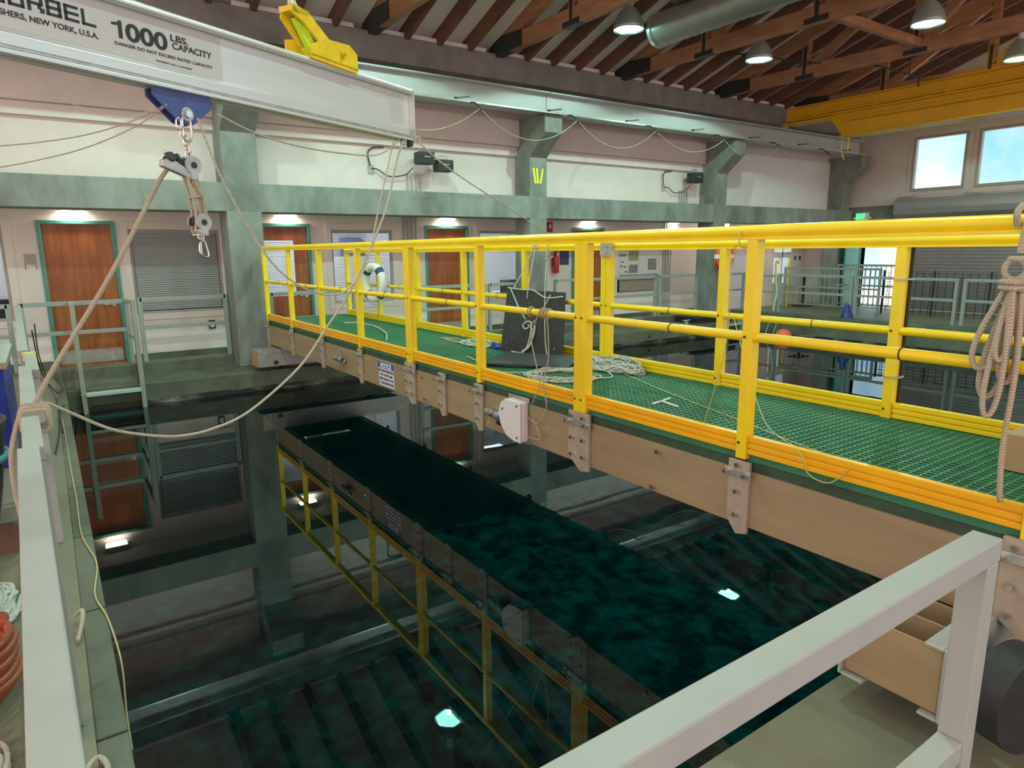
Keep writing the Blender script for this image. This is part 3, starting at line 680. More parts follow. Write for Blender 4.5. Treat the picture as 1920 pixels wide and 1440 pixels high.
# wheel carriages (far and near)
def carriage(y0, y1, z0, z1, xl, name, nearer):
    # box channel lying along x under the bridge
    w = MB(); x1 = 4.6
    w.box(xl, x1, y0, y0+.008, z0, z1).box(xl, x1, y1-.008, y1, z0, z1).box(xl, x1, y0+.008, y1-.008, z0, z0+.008)
    if not nearer: w.box(xl, x1, y0+.008, y1-.008, z1-.008, z1)
    for xx in (xl+.0, xl+.16, xl+.32, xl+.5): w.box(xx, xx+.008, y0+.008, y1-.008, z0+.008, z1-.002)
    return w.build('wheel_carriage', M['tan'] if nearer else M['galv'], BR, bevel=.002)
cf = carriage(10.0, 10.32, .35, .60, 2.41, 'far', False); cf['label'] = 'silver carriage box at the far end of the bridge'
MB().box(2.40, 2.409, 10.02, 10.30, .352, .598).build('end_plate', M['cardboard'], cf)
for x, z in ((2.47, .56), (2.56, .56), (2.72, .57), (2.47, .39), (2.56, .39), (2.78, .40), (2.72, .42)): MB().cyl((x, 10.0, z), (x, 9.985, z), .009, 8).build('bolt', M['steel'], cf)
MB().cyl((2.66, 10.002, .405), (2.66, 9.995, .405), .05, 24).build('axle_ring', M['galv'], cf); MB().cyl((2.66, 9.996, .405), (2.66, 9.99, .405), .032, 20).build('axle_hole', M['black'], cf)
for xx in (2.8, 4.2): MB().cyl((xx, 10.05, .36), (xx, 10.25, .36), .068, 24).build('wheel', M['blackrub'], cf)
cn = carriage(.84, 1.17, .42, .66, 2.32, 'near', True); cn['label'] = 'tan open topped carriage box at the near end of the bridge'
fl = MB().box(2.30, 4.6, 1.172, 1.184, .40, .66).box(2.30, 4.6, 1.09, 1.172, .40, .412).box(2.30, 4.6, .826, .838, .40, .675).box(2.30, 4.6, .838, .90, .40, .412).box(2.30, 4.6, .838, .90, .662, .675)
fl.build('channel', M['rail'], cn, bevel=.004)
MB().cyl((2.36, .60, .585), (2.385, .70, .585), .165, 48).build('drive_wheel', M['blackrub'], cn, bevel=.006)
MB().cyl((2.36, .60, .60), (2.357, .588, .60), .012, 10).build('wheel_bolt', M['steel'], cn)
MB().cyl((2.385, .70, .60), (2.40, .83, .60), .04, 16).build('axle', M['galv'], cn)
MB().box(2.46, 2.70, .70, .78, .50, .62).build('axle_bracket', M['bracket'], cn, bevel=.004)
MB().box(2.75, 4.0, .70, 1.24, .612, .628).build('cross_plate', M['brownbox'], t)

o = MB().box(XBR-.058, XBR-.034, 7.97-.025, 7.97+.035, 1.02, 1.24).build('white_box', M['whitepl'], bevel=.004); tag(o, 'slim white plastic box on the far side post beyond the notice sign', 'box')
# ---- guard rail panels
ZT0 = 2.034
def panel(x, ys, inner, label, endpost=(True, True), grp=None, zt=0):
    """ys: post centres, high to low"""
    s = 1 if inner > 0 else -1; ZT = ZT0 if s < 0 else ZT0-.042
    t = thing('bridge_guardrail', (x, (ys[0]+ys[-1])/2, .99), label, 'guardrail', grp)
    ya, yb = max(ys), min(ys); e = .03
    for i, y in enumerate(ys):
        MB().box(x-.03, x+.03, y-.028, y+.028, .975 if s < 0 else 1.0, ZT-.012).build('post', M['yellow'], t, bevel=.004)
        for z in ((1.055, 1.572) if s < 0 else (1.055, 1.512)): MB().cyl((x-.03, y+.012, z), (x-.035, y+.012, z), .007, 6).build('post_bolt', M['black'], t)
    MB().cyl((x, yb-e, ZT+.026), (x, ya+e, ZT+.026), .029, 20).box(x-.03, x+.032, yb-e, ya+e, ZT-.012, ZT+.002).build('top_rail', M['yellow'], t)
    for y1, y2 in zip(ys, ys[1:]):
        ZM = 1.572 if s < 0 else 1.512
        MB().cyl((x, y2+.028, ZM), (x, y1-.028, ZM), .0235, 18).build('mid_rail', M['yellow'], t)
        xo = x-s*.0
        # ribbed toe board
        T = MB()
        for q, (za, zb, dx) in enumerate(((1.004, 1.027, .019), (1.035, 1.058, .019), (1.066, 1.094, .019))): T.box(x-dx, x+dx, y2+.030, y1-.030, za, zb)
        T.box(x-.007, x+.007, y2+.030, y1-.030, 1.004, 1.09)
        T.build('toe_board', M['orange'] if s < 0 else M['yellow'], t, bevel=.003)  # near side takes the oranger copy with the shading in its colour
        MB().torus((x, y2+(y1-y2)*.42, ZM), 1, .0245, .003, 16, 6).build('rail_clip', M['black'], t)
    return t
ZT = 2.01
yk = [Y0-k*SP for k in range(10)]
lg = None
j = .052
panel(XB, [yk[0], yk[1], yk[2], yk[3], yk[4]+j/2+.003], -1, 'yellow guardrail section on the near side of the bridge, farthest away by the left column')
panel(XB, [yk[4]-j/2-.003, yk[5], yk[6]+j/2+.003], -1, 'yellow guardrail section on the near side of the bridge in front of the black panel')
panel(XB, [yk[6]-j/2-.003, yk[7], yk[8]+j/2], -1, 'yellow guardrail section on the near side of the bridge, closest with the hanging rope')
yr = [9.17+SP-k*SP for k in range(10)]
panel(XBR, [yr[0], yr[1], yr[2]+.03], 1, 'far side bridge guardrail section holding the white lifebuoy')
panel(XBR, [yr[2]-.03, yr[3], yr[4], yr[5]+.03], 1, 'far side bridge guardrail section behind the black panel')
panel(XBR, [yr[5]-.03, yr[6], yr[7], yr[8]], 1, 'far side bridge guardrail section beside the open grating')
o = MB().box(XBR-.055, XBR-.034, yr[5]-.10, yr[5]+.04, 1.93, 2.05).cyl((XBR-.055, yr[5]-.04, 2.01), (XBR-.062, yr[5]-.04, 2.01), .009, 6).cyl((XBR-.055, yr[5]-.04, 1.96), (XBR-.062, yr[5]-.04, 1.96), .009, 6).build('grey_clamp', M['galv']); tag(o, 'grey steel clamp plate on the far side top rail', 'clamp')
# black upright panel edge beyond the far rail (sheet clipped to post)
t = thing('edge_strip', (XBR+.06, 1.9, 1.0), 'black edged strip clipped to the far side bridge post with silver clips', 'strip')
MB().box(XBR+.031, XBR+.04, yr[7]-.045, yr[7]-.0, 1.0, 2.0).build('strip', M['black'], t)
for z in (1.24, 1.80): MB().box(XBR-.036, XBR+.045, yr[7]-.05, yr[7]+.034, z, z+.010).build('clip', M['galv'], t)

# ---- notice sign
t = thing('notice_sign', (XB-.015, 6.15, .64), 'blue and white NOTICE sign on the side of the footbridge', 'sign')
MB().box(XB-.017, XB-.0125, 5.97, 6.35, .645, .90).build('sign_plate', M['white'], t)
MB().box(XB-.019, XB-.017, 5.985, 6.335, .835, .892).box(XB-.0185, XB-.017, 5.97, 5.978, .645, .90).box(XB-.0185, XB-.017, 6.342, 6.35, .645, .90).box(XB-.0185, XB-.017, 5.978, 6.342, .645, .651).box(XB-.0185, XB-.017, 5.978, 6.342, .894, .90).build('sign_header', M['signblue'], t)
text('NOTICE', .062, (XB-.0195, 6.16, .843), (0, -1, 0), (0, 0, 1), M['white'], 'header_text', t, sx=1.15, bold=.003, align='CENTER')
for i, l in enumerate(('NO UNAUTHORIZED SPILL', 'INTO THE TEST TANK', 'PRESS THE RED BUTTON', 'TO AVOID FREE WATER')):
    text(l, .034, (XB-.0175, 6.16, .797-.042*i), (0, -1, 0), (0, 0, 1), M['print'], 'notice_text', t, sx=.86, bold=.0015, align='CENTER')

# ---- white motor housing with pipe, and second pipe
t = thing('cable_reel', (XB-.1, 3.8, .66), 'white plastic reel housing bolted to the bridge side', 'reel')
MB().box(XB-.02, XB-.0125, 3.72, 3.98, .62, .96).build('back_plate', M['galv'], t)
prof = [(3.72, .94), (3.90, .945), (3.97, .90), (4.0, .82), (3.97, .74), (3.90, .67), (3.80, .645), (3.72, .645)]
MB().prism(prof, 0, XB-.085, XB-.022).build('housing', M['whitepl'], t, bevel=.015)
MB().prism([(y+.0, z) for y, z in prof], 0, XB-.10, XB-.087).build('housing_cover', M['whitepl'], t, bevel=.005)
MB().cyl((XB-.06, 3.98, .75), (XB-.06, 4.03, .75), .04, 20).build('knob', M['black'], t)
for (y, z) in ((3.76, .91), (3.76, .68), (3.94, .86)): MB().cyl((XB-.10, y, z), (XB-.104, y, z), .008, 8).build('screw', M['black'], t)
def pipe(y, z, L, label):
    t = thing('pipe_stub', (XB-.05, y, z-.03), label, 'pipe')
    q = MB(); n = 20
    q.lathe([(.030, -L/2), (.030, L/2), (.023, L/2), (.023, -L/2), (.030, -L/2)], (XB-.055, y, z), 1, n)
    q.build('pipe', M['galv'], t)
    MB().lathe([(.035, -.012), (.035, .012)], (XB-.055, y, z), 1, n).build('band', M['steel'], t)
    MB().box(XB-.03, XB-.012, y-.02, y+.02, z-.05, z+.05).build('bracket', M['galv'], t)
    MB().torus((XB-.06, y+L/2-.01, z-.09), 0, .016, .003, 16, 6).tube([(XB-.058, y+L/2-.01, z-.03), (XB-.058, y+L/2-.01, z-.075)], .002, 6).build('split_ring', M['steel'], t)
    return t
pipe(4.12, .78, .20, 'short grey pipe end beside the white reel housing')
pipe(7.38, .79, .26, 'short galvanised pipe with a hook, left of the notice sign')

# ---- black panel leaning on far side rail
t = thing('black_board', (3.75, 5.1, 1.0), 'black plastic board leaning on the bridge rail, laced with white rope', 'board')
bl, br_, tr_, tl_ = Vector((3.66, 5.50, 1.006)), Vector((3.80, 4.70, 1.006)), Vector((3.93, 4.82, 1.60)), Vector((3.86, 5.66, 1.60))
nrm = (br_-bl).cross(tl_-bl).normalized()*.012
vs = [bl, br_, tr_, tl_]; vs2 = [v+nrm for v in vs]
MB().add(vs+vs2, [(3, 2, 1, 0), (4, 5, 6, 7), (0, 1, 5, 4), (1, 2, 6, 5), (2, 3, 7, 6), (3, 0, 4, 7)]).build('board', M['blackrub'], t)
def onb(u_, v_, off=-.006):
    p = bl.lerp(br_, u_).lerp(tl_.lerp(tr_, u_), v_); return p+nrm.normalized()*off
nf = -1 if nrm.dot(Vector((0, 0, EYE))-bl) < 0 else 1
for (u_, v_) in ((.1, .8), (.42, .8), (.52, .79), (.88, .78), (.1, .15), (.88, .14), (.6, .45)):
    p = onb(u_, v_, .0 if nf < 0 else .012); MB().cyl(p, p+nrm.normalized()*nf*.006, .006, 8).build('grommet', M['steel'], t)
q = .018 if nf > 0 else -.012
q = (.020 if nf > 0 else -.010)
o = MB()
o.tube(smooth_pts([onb(.02, 1.02, q), onb(.3, 1.0, q), onb(.48, 1.0, q), onb(.7, .9, q), onb(.98, .93, q)]), .007, 6)
o.tube(smooth_pts([onb(.06, 1.03, q), onb(.25, .72, q), onb(.42, .50, q), onb(.47, .42, q*1.6), onb(.42, .38, q*2), onb(.38, .44, q*2), onb(.46, .50, q*2), onb(.52, .45, q*2), onb(.5, .2, q*2), onb(.42, .02, q*2), onb(.25, .0, q*3)]), .007, 6)
o.tube(smooth_pts([onb(.78, .95, q), onb(.62, .62, q), onb(.5, .45, q*1.5), onb(.55, .35, q*2), onb(.52, .15, q*2), onb(.40, .03, q*2), onb(.5, .10, q*2), onb(.57, .3, q*2), onb(.58, .45, q*2)]), .007, 6)
o = o.build('lacing_rope', M['ropewhite']); tag(o, 'white rope laced and knotted across the black board', 'rope')
o = MB().prism([(5.35, 1.006), (4.25, 1.006), (4.25, 1.014), (5.35, 1.014)], 0, 3.1, 3.62)
o = MB().add([(3.02, 4.85, 1.03), (3.52, 4.28, 1.012), (3.80, 4.45, 1.06), (3.62, 5.35, 1.012), (3.02, 4.85, 1.038), (3.52, 4.28, 1.02), (3.80, 4.45, 1.068), (3.62, 5.35, 1.02)], [(3, 2, 1, 0), (4, 5, 6, 7), (0, 1, 5, 4), (1, 2, 6, 5), (2, 3, 7, 6), (3, 0, 4, 7)]).build('flat_sheet', M['blackrub']); tag(o, 'dark plastic sheet lying flat on the bridge deck', 'sheet')
# ---- rope pile
def pile(cx, cy, z, rx, ry, h, n, r_, seed, wob=.35):
    rnd = random.Random(seed); P = []
    a = 0
    for i in range(n*10):
        a += 2*math.pi/10*rnd.uniform(.8, 1.2); k = rnd.uniform(.45, 1.0)
        P.append((cx+rx*k*math.cos(a), cy+ry*k*math.sin(a), z+r_+h*rnd.random()*(1-.7*k*k)*(i/(n*10)*.6+.4)))
    return MB().tube(smooth_pts(P, 4), r_, 6)
o = pile(3.82, 4.12, 1.0, .16, .42, .17, 30, .0058, 3); o.tube(smooth_pts([(3.6, 4.4, 1.01), (3.3, 4.6, 1.01), (3.1, 4.9, 1.02), (3.2, 5.4, 1.01)]), .0055, 6); o.tube(smooth_pts([(3.6, 4.3, 1.01), (3.2, 4.3, 1.012), (2.9, 4.55, 1.02), (2.85, 4.95, 1.03)]), .0055, 6)
o.tube(smooth_pts([(3.7, 4.0, 1.01), (3.55, 3.78, 1.01), (3.42, 3.85, 1.01), (3.48, 4.0, 1.01)]), .0058, 6)
o = o.build('rope_pile', M['ropewhite']); tag(o, 'tangled heap of white rope on the bridge grating', 'rope')
o = pile(3.3, 4.1, 1.0, .30, .35, .03, 10, .005, 8).build('rope_tangle', M['ropepale']); tag(o, 'loose pale line strewn on the grating between the rail posts', 'rope')
o = pile(3.72, 6.05, 1.0, .14, .28, .09, 12, .006, 5).build('rope_coil', M['ropewhite']); tag(o, 'small white rope coil left of the black board', 'rope')
o = pile(3.72, 6.4, 1.0, .10, .5, .02, 5, .0035, 12).build('thin_line', M['rope']); tag(o, 'thin tan line trailing along the far toe board', 'rope')
t = thing('blue_fitting', (3.72, 5.72, 1.0), 'small blue pulley fitting beside the black board', 'fitting')
MB().cyl((3.70, 5.70, 1.035), (3.74, 5.72, 1.035), .035, 16).build('sheave', M['signblue'], t, bevel=.006); MB().cyl((3.70, 5.66, 1.022), (3.74, 5.63, 1.022), .022, 12).build('hub', M['signblue'], t)
o = MB().tube(smooth_pts([(3.42, 9.12, 1.01), (3.56, 8.95, 1.012), (3.56, 8.4, 1.012), (3.36, 7.6, 1.012), (3.1, 7.0, 1.01)]), .009, 6).build('rope_length', M['ropewhite']); tag(o, 'single curved white rope lying on the far deck', 'rope')
# lines on rails near the joint
o = MB()
for dy in (0, .035, -.03): o.torus((XB, 3.55+dy, 1.572), 1, .031, .006, 16, 6)
o.torus((XB, 3.72, 1.572), 1, .033, .005, 16, 6)
o.tube(smooth_pts([(XB-.03, 3.60, 1.56), (XB-.04, 3.66, 1.40), (XB-.04, 3.60, 1.2), (XB-.045, 3.56, 1.08), (XB-.05, 3.66, .9), (XB-.05, 3.55, .72), (XB-.06, 3.68, .70)]), .0045, 6)
o.tube(smooth_pts([(XB-.03, 3.50, 1.56), (XB-.04, 3.47, 1.3), (XB-.045, 3.52, 1.1), (XB-.05, 3.48, .95), (XB-.05, 3.58, .82), (XB-.05, 3.7, .84)]), .0045, 6)
o = o.build('rail_lashing', M['rope']); tag(o, 'tan line lashed round the mid rail and dangling over the bridge side', 'rope')
o = MB()
for dy in (0, .03, .06): o.torus((XBR, 5.28+dy, ZT+.02), 1, .045, .006, 16, 6)
o.tube(smooth_pts([(XBR-.05, 5.3, 2.0), (3.86, 5.32, 1.6), (3.84, 5.35, 1.2), (3.8, 5.4, 1.02)]), .006, 6).tube(smooth_pts([(XBR-.05, 5.33, 2.0), (XBR-.08, 5.45, 1.8), (3.85, 5.55, 1.62)]), .006, 6)
o.tube(smooth_pts([(XBR-.04, 5.12, 2.0), (3.84, 5.02, 1.6), (3.75, 4.9, 1.2), (3.7, 4.8, 1.02)]), .005, 6)
o = o.build('hanging_line', M['ropewhite']); tag(o, 'white line tied over the far top rail above the black board', 'rope')
o = MB().torus((XBR-.02, 5.08, ZT+.01), 1, .05, .006, 16, 6).tube(smooth_pts([(XBR-.06, 5.05, 1.98), (XBR-.08, 5.10, 1.9), (XBR-.06, 5.0, 1.93)]), .006, 6).build('orange_tag', M['ropepale'])
tag(o, 'pale knot on the far top rail beside the fire extinguisher', 'knot')
# thin cords over near rail
o = MB().torus((XB, 2.02, ZT+.02), 1, .044, .003, 20, 6).tube(smooth_pts([(XB-.045, 2.02, 2.0), (XB+.02, 2.1, 1.93), (XB+.03, 2.12, 1.5), (XB+.1, 2.3, 1.03)]), .0025, 5).build('tied_cord', M['cordyellow']); tag(o, 'thin cord tied round the nearest top rail and hanging to the deck', 'cord')
o = MB().tube(smooth_pts([(XBR-.02, 3.0, 1.52), (3.6, 2.6, 1.25), (3.1, 2.1, 1.06), (XB-.02, 1.66, 1.09), (XB-.03, 1.6, 1.0), (XB-.03, 1.5, .98), (XB-.025, 1.42, 1.06)]), .003, 5).tube(smooth_pts([(3.8, 4.0, 1.006), (3.5, 3.2, 1.006), (3.2, 2.3, 1.006), (3.0, 1.7, 1.006), (2.95, 1.2, 1.006)]), .003, 5).build('deck_cord', M['cordyellow']); tag(o, 'long thin yellow cord lying on the open grating', 'cord')
o = MB().beam((3.35, 3.0, 1.006), (3.13, 2.95, 1.006), .012, .008).beam((3.24, 2.98, 1.006), (3.2, 2.8, 1.006), .012, .008).build('cable_tie', M['white']); tag(o, 'white strip lying on the grating beside the toe board', 'strip')

# ---- coiled thick rope hanging on near rail
o = MB(); xr = XB-.055
def loop(y0, z0, y1, z1, w, dx):
    P = []
    for i in range(26):
        a = 2*math.pi*i/25; k = (1-math.cos(a))/2
        yc = y0+(y1-y0)*k; zc = z0+(z1-z0)*k
        P.append((xr+dx+.008*math.sin(a*2), yc+w*math.sin(a)*(.25+.75*k), zc))
    return smooth_pts(P, 3)
for a in ((.915, 1.87, .975, 1.56, .055, 0), (.91, 1.86, .955, 1.46, .045, .018), (.905, 1.86, .93, 1.40, .03, -.018), (.90, 1.85, .90, 1.52, .03, .01), (.90, 1.86, .915, 1.60, .022, -.02)): o.tube(loop(*a), .0095, 8)
for z in (1.845, 1.865): o.torus((xr, .905, z), 2, .036, .010, 20, 8)
o.torus((xr-.008, .905, 1.905), 0, .032, .0105, 20, 8); o.torus((xr+.01, .90, 1.94), 2, .028, .010, 20, 8)
o.tube(smooth_pts([(xr+.03, .90, 2.07), (xr, .897, 2.02), (xr, .90, 1.96)]), .011, 8); o.tube(smooth_pts([(xr+.02, .925, 2.05), (xr-.01, .92, 2.09), (xr+.03, .915, 2.115), (xr+.085, .905, 2.09), (xr+.1, .89, 2.03), (xr+.06, .885, 1.98), (xr, .89, 1.97)]), .011, 8)
o.tube(smooth_pts([(xr, .885, 1.86), (xr-.0, .868, 1.6), (xr, .875, 1.3), (xr-.01, .862, 1.13), (xr+.03, .87, 1.10)]), .0095, 8)
o = o.build('rope_hank', M['rope']); tag(o, 'thick tan rope hank tied and hung on the nearest bridge rail', 'rope')
o = MB().torus((XB+.1, .93, 1.012), 2, .035, .008, 20, 8).torus((XB+.11, .92, 1.03), 2, .02, .008, 16, 8).tube([(XB+.135, .93, 1.012), (XB+.2, .75, 1.01)], .008, 8).build('rope_end', M['ropepale']); tag(o, 'small spiral of pale rope on the grating below the hank', 'rope')
o = MB().box(3.42, 3.80, .80, 1.12, 1.003, 1.17).build('cardboard_box', M['cardboard'], bevel=.004); tag(o, 'brown cardboard box on the bridge deck at the right edge', 'box')

# ---- lifebuoys
def buoy(c, ax, R, r_, mA, mB, label, bands):
    t = thing('lifebuoy', (c[0], c[1], c[2]-R-r_), label, 'lifebuoy')
    MB().torus(c, ax, R, r_, 40, 16).build('ring', mA, t)
    for a in bands: MB().torus(c, ax, R, r_+.004, 6, 16, a-.16, a+.16).build('band', mB, t)
    P = []
    for i in range(61):
        a = 2*math.pi*i/60; rr = R+r_+.02+.035*abs(math.sin(2*a)); p = [rr*math.cos(a), rr*math.sin(a)]; p.insert(ax, 0); P.append((c[0]+p[0], c[1]+p[1], c[2]+p[2]))
    MB().tube(P, .006, 6).build('grab_line', M['ropewhite'], t)
    return t
buoy((XBR-.14, 9.02, 1.56), 0, .225, .058, M['whitepl'], M['navy'], 'white lifebuoy with navy bands hung on the far side bridge rail', (.8, 2.4, 3.9, 5.4)).rotation_euler = (0, 0, .16)
buoy((13.50, YC-.078, 1.80), 1, .27, .072, M['redbuoy'], M['white'], 'red and white lifebuoy hung on the concrete column', (0, math.pi, math.pi/2, -math.pi/2))
o = MB().sphere((13.35, 8.75, .03), .19).build('mooring_buoy', M['orangebuoy']); tag(o, 'orange ball float on the water near the right end', 'buoy')

# ================================================================ guard rails on the ground
def guard(P, zt, zb, mtl, label, posts=None, w=.058, mid=True, bars=False, grp=None):
    """P: list of (x, y) corners; posts: list of (x, y)"""
    t = thing('guardrail', (*P[0], zb), label, 'guardrail', grp)
    for a, c in zip(P, P[1:]):
        MB().beam((*a, zt-w/2), (*c, zt-w/2), w, w).build('top_rail', mtl, t, bevel=.003)
        if mid: MB().beam((*a, (zt+zb)/2+.03), (*c, (zt+zb)/2+.03), w*.9, w*.9).build('mid_rail', mtl, t, bevel=.003)
        if bars:
            L = (Vector(c)-Vector(a)).length; n = int(L/.13); b = MB()
            for i in range(1, n): p = Vector(a).lerp(Vector(c), i/n); b.beam((*p, zb+.12), (*p, zt-w), .016, .016, (0, 1, 0))
            b.beam((*a, zb+.12), (*c, zb+.12), .03, .03); b.build('balusters', mtl, t)
    for p in (posts or P): MB().box(p[0]-w/2, p[0]+w/2, p[1]-w/2, p[1]+w/2, zb, zt-.002).build('post', mtl, t, bevel=.003)
    return t
guard([(-.31, 11.08), (.92, 11.08)], 1.365, .44, M['railfar'], 'grey green guardrail behind the ladder in front of the leftmost door')
guard([(1.09, 11.08), (2.26, 11.08)], 1.375, .44, M['railfar'], 'grey green guardrail in front of the shut blind, left of the column')
guard([(-1.4, 11.08), (-.45, 11.08)], 1.36, .44, M['railfar'], 'grey guardrail at the far left edge')
guard([(2.95, 11.08), (4.35, 11.08)], 1.37, .44, M['railfar'], 'far guardrail behind the glazed door end of the bridge')
guard([(5.55, 11.08), (7.0, 11.08)], 1.37, .44, M['railfar'], 'far guardrail in front of the third wood door')
guard([(7.12, 11.08), (7.72, 11.08)], 1.37, .44, M['railfar'], 'short far guardrail left of the lettered column')
guard([(8.75, 11.08), (10.3, 11.08), (11.72, 11.08)], 1.39, .44, M['railfar'], 'far guardrail below the wall posters')
guard([(11.84, 11.08), (13.15, 11.08)], 1.39, .44, M['railfar'], 'far guardrail left of the red lifebuoy column')
guard([(13.62, 11.08), (15.5, 11.08)], 1.37, .44, M['railfar'], 'far guardrail in front of the lavender door')
t = guard([(14.74, 10.9), (14.74, 9.95)], 1.34, .44, M['railfar'], 'guardrail at the pool corner with ropes over it')
guard([(14.74, 9.85), (14.74, 8.05)], 1.37, .44, M['railfar'], 'guardrail at the right end of the pool in front of the open doorway', bars=False)
guard([(14.74, 7.95), (14.74, 5.95)], 1.36, .44, M['railfar'], 'guardrail at the right end in front of the roller shutter')
guard([(14.74, 5.80), (14.74, 3.6)], 1.36, .44, M['railfar'], 'guardrail at the right end behind the tan rope hank')
guard([(17.6, 11.6), (17.6, 8.9)], 1.45, .30, M['railfar'], 'barred guardrail near the corner column', bars=True)
guard([(18.6, 10.6), (18.6, 9.0)], 1.52, .30, M['railfar'], 'barred gate rail in front of the bright doorway', bars=True)
# mesh barrier racks in front of shutter
t = thing('wire_rack', (17.8, 7.0, .30), 'dark wire mesh rack standing before the roller shutter', 'rack')
b = MB()
for i in range(28): y = 4.2+i*.17; b.box(17.79, 17.80, y-.006, y+.006, .32, 1.36)
for i in range(13): z = .40+i*.078; b.box(17.80, 17.81, 4.1, 8.9, z-.005, z+.005)
b.build('mesh', M['black'], t)
for y in (4.1, 5.3, 6.5, 7.7, 8.9): MB().box(17.78, 17.82, y-.02, y+.02, .30, 1.40).build('upright', M['black'], t)
# yellow bollards, blue cloth, rope on corner rail
for x, lab in ((17.12, 'left of two yellow hooked poles by the lavender door'), (17.75, 'right of two yellow hooked poles by the lavender door')):
    o = MB().tube(smooth_pts([(x, 11.6, ZF), (x, 11.6, 1.3), (x, 11.6, 1.55), (x+.06, 11.6, 1.62), (x+.1, 11.6, 1.56)]), .03, 10).build('yellow_pole', M['yellow']); tag(o, lab, 'pole')
o = MB().tube(smooth_pts([(14.74, 9.95, 1.36), (14.70, 9.93, 1.2), (14.72, 9.9, .95), (14.69, 9.92, .7), (14.7, 9.95, .46)]), .03, 8).build('corner_rope', M['ropewhite']); tag(o, 'pale rope wrapped round the rail post at the pool corner', 'rope')
o = MB().tube(smooth_pts([(14.2, 9.55, .31), (13.92, 9.5, .31), (13.88, 9.52, .15), (13.87, 9.6, -.1)]), .012, 6).build('overhanging_rope', M['ropepale']); tag(o, 'left of two pale ropes hanging over the end ledge into the water', 'rope')
o = MB().tube(smooth_pts([(14.2, 9.35, .31), (13.92, 9.3, .31), (13.88, 9.32, .15), (13.87, 9.4, -.1)]), .012, 6).build('overhanging_rope', M['ropepale']); tag(o, 'right of two pale ropes hanging over the end ledge into the water', 'rope')
o = MB().lathe([(.13, .445), (.12, .52), (.06, .62), (.05, .72), (.001, .76)], (14.62, 8.05, 0), 2, 14).build('blue_cloth', M['blue']); tag(o, 'bunched blue cloth on the kerb at the right end', 'cloth')
t = thing('pedestal_table', (18.2, 11.4, ZF), 'small black pedestal table by the tan wall', 'table')
MB().box(17.95, 18.5, 11.2, 11.6, 1.18, 1.21).build('top', M['black'], t); MB().cyl((18.22, 11.4, ZF+.02), (18.22, 11.4, 1.18), .05).build('pedestal', M['black'], t); MB().box(18.0, 18.45, 11.2, 11.6, ZF, ZF+.03).build('base', M['black'], t)
# dock + ladder at far right corner
t = thing('corner_platform', (13.0, 10.3, .30), 'black topped platform at the far right pool corner', 'platform')
MB().box(12.2, 13.85, 10.2, 10.9, .38, .44).build('mat', M['blackrub'], t, bevel=.01); MB().box(12.25, 13.8, 10.25, 10.85, .29, .38).build('frame', M['black'], t)
def ladder(x0, x1, y, ztop, zbot, steps, label, mtl=M['ladder']):
    t = thing('pool_ladder', ((x0+x1)/2, y, zbot), label, 'ladder')
    for x in (x0, x1):
        MB().box(x-.026, x+.026, y-.07, y+.07, zbot, ztop).build('stringer', mtl, t, bevel=.003)
    for z in steps:
        MB().box(x0+.026, x1-.026, y-.10, y+.05, z-.04, z).build('step', M['step'], t, bevel=.004)
        for x in (x0-.029, x1+.029):
            for dy in (-.03, .03): MB().cyl((x, y+dy, z-.02), (x+(.006 if x > x0 else -.006), y+dy, z-.02), .007, 6).build('bolt', M['steel'], t)
    return t
ladder(13.0, 13.5, 10.02, .44, -1.2, (.25, -.0, -.3, -.6), 'grey ladder going down into the water at the far right corner')
L = ladder(.235, .90, 9.96, 1.41, -1.2, (.26, -.045, -.35, -.65, -.95), 'grey green ladder with two tall stringers going down into the water at left')
for x in (.235, .90):
    MB().beam((x, 9.90, 1.39), (x, 11.04, 1.335), .050, .045).build('handrail', M['ladder'], L, bevel=.003)
    MB().beam((x, 9.96, .90), (x, 11.06, .86), .035, .03).build('side_rail', M['ladder'], L, bevel=.003)
    MB().box(x-.03, x+.03, 10.02, 10.12, .16, .56).build('mount_plate', M['black'], L)
# cleats
for x, y, z, lab in ((10.2, 11.08, .44, 'small grey mooring cleat on the kerb below the posters'), (7.65, 10.75, .29, 'small grey mooring cleat behind the black board'), (12.0, 10.35, .29, 'small grey mooring cleat next to the corner platform')):
    t = thing('mooring_cleat', (x, y, z), lab, 'cleat')
    MB().box(x-.05, x+.05, y-.03, y+.03, z, z+.02).cyl((x-.025, y, z+.02), (x-.025, y, z+.08), .012, 8).cyl((x+.025, y, z+.02), (x+.025, y, z+.08), .012, 8).build('base', M['step'], t)
    MB().tube([(x-.13, y, z+.10), (x-.07, y, z+.085), (x+.07, y, z+.085), (x+.13, y, z+.10)], [.007, .014, .014, .007], 8).build('horns', M['step'], t)
# holes in ledge face
for x, lab in ((10.50, 'small round drain hole in the far ledge face'),):
    o = MB().cyl((x, LY1-.004, .15), (x, LY1+.01, .15), .035, 20).build('drain_hole', M['black']); tag(o, lab, 'drain')

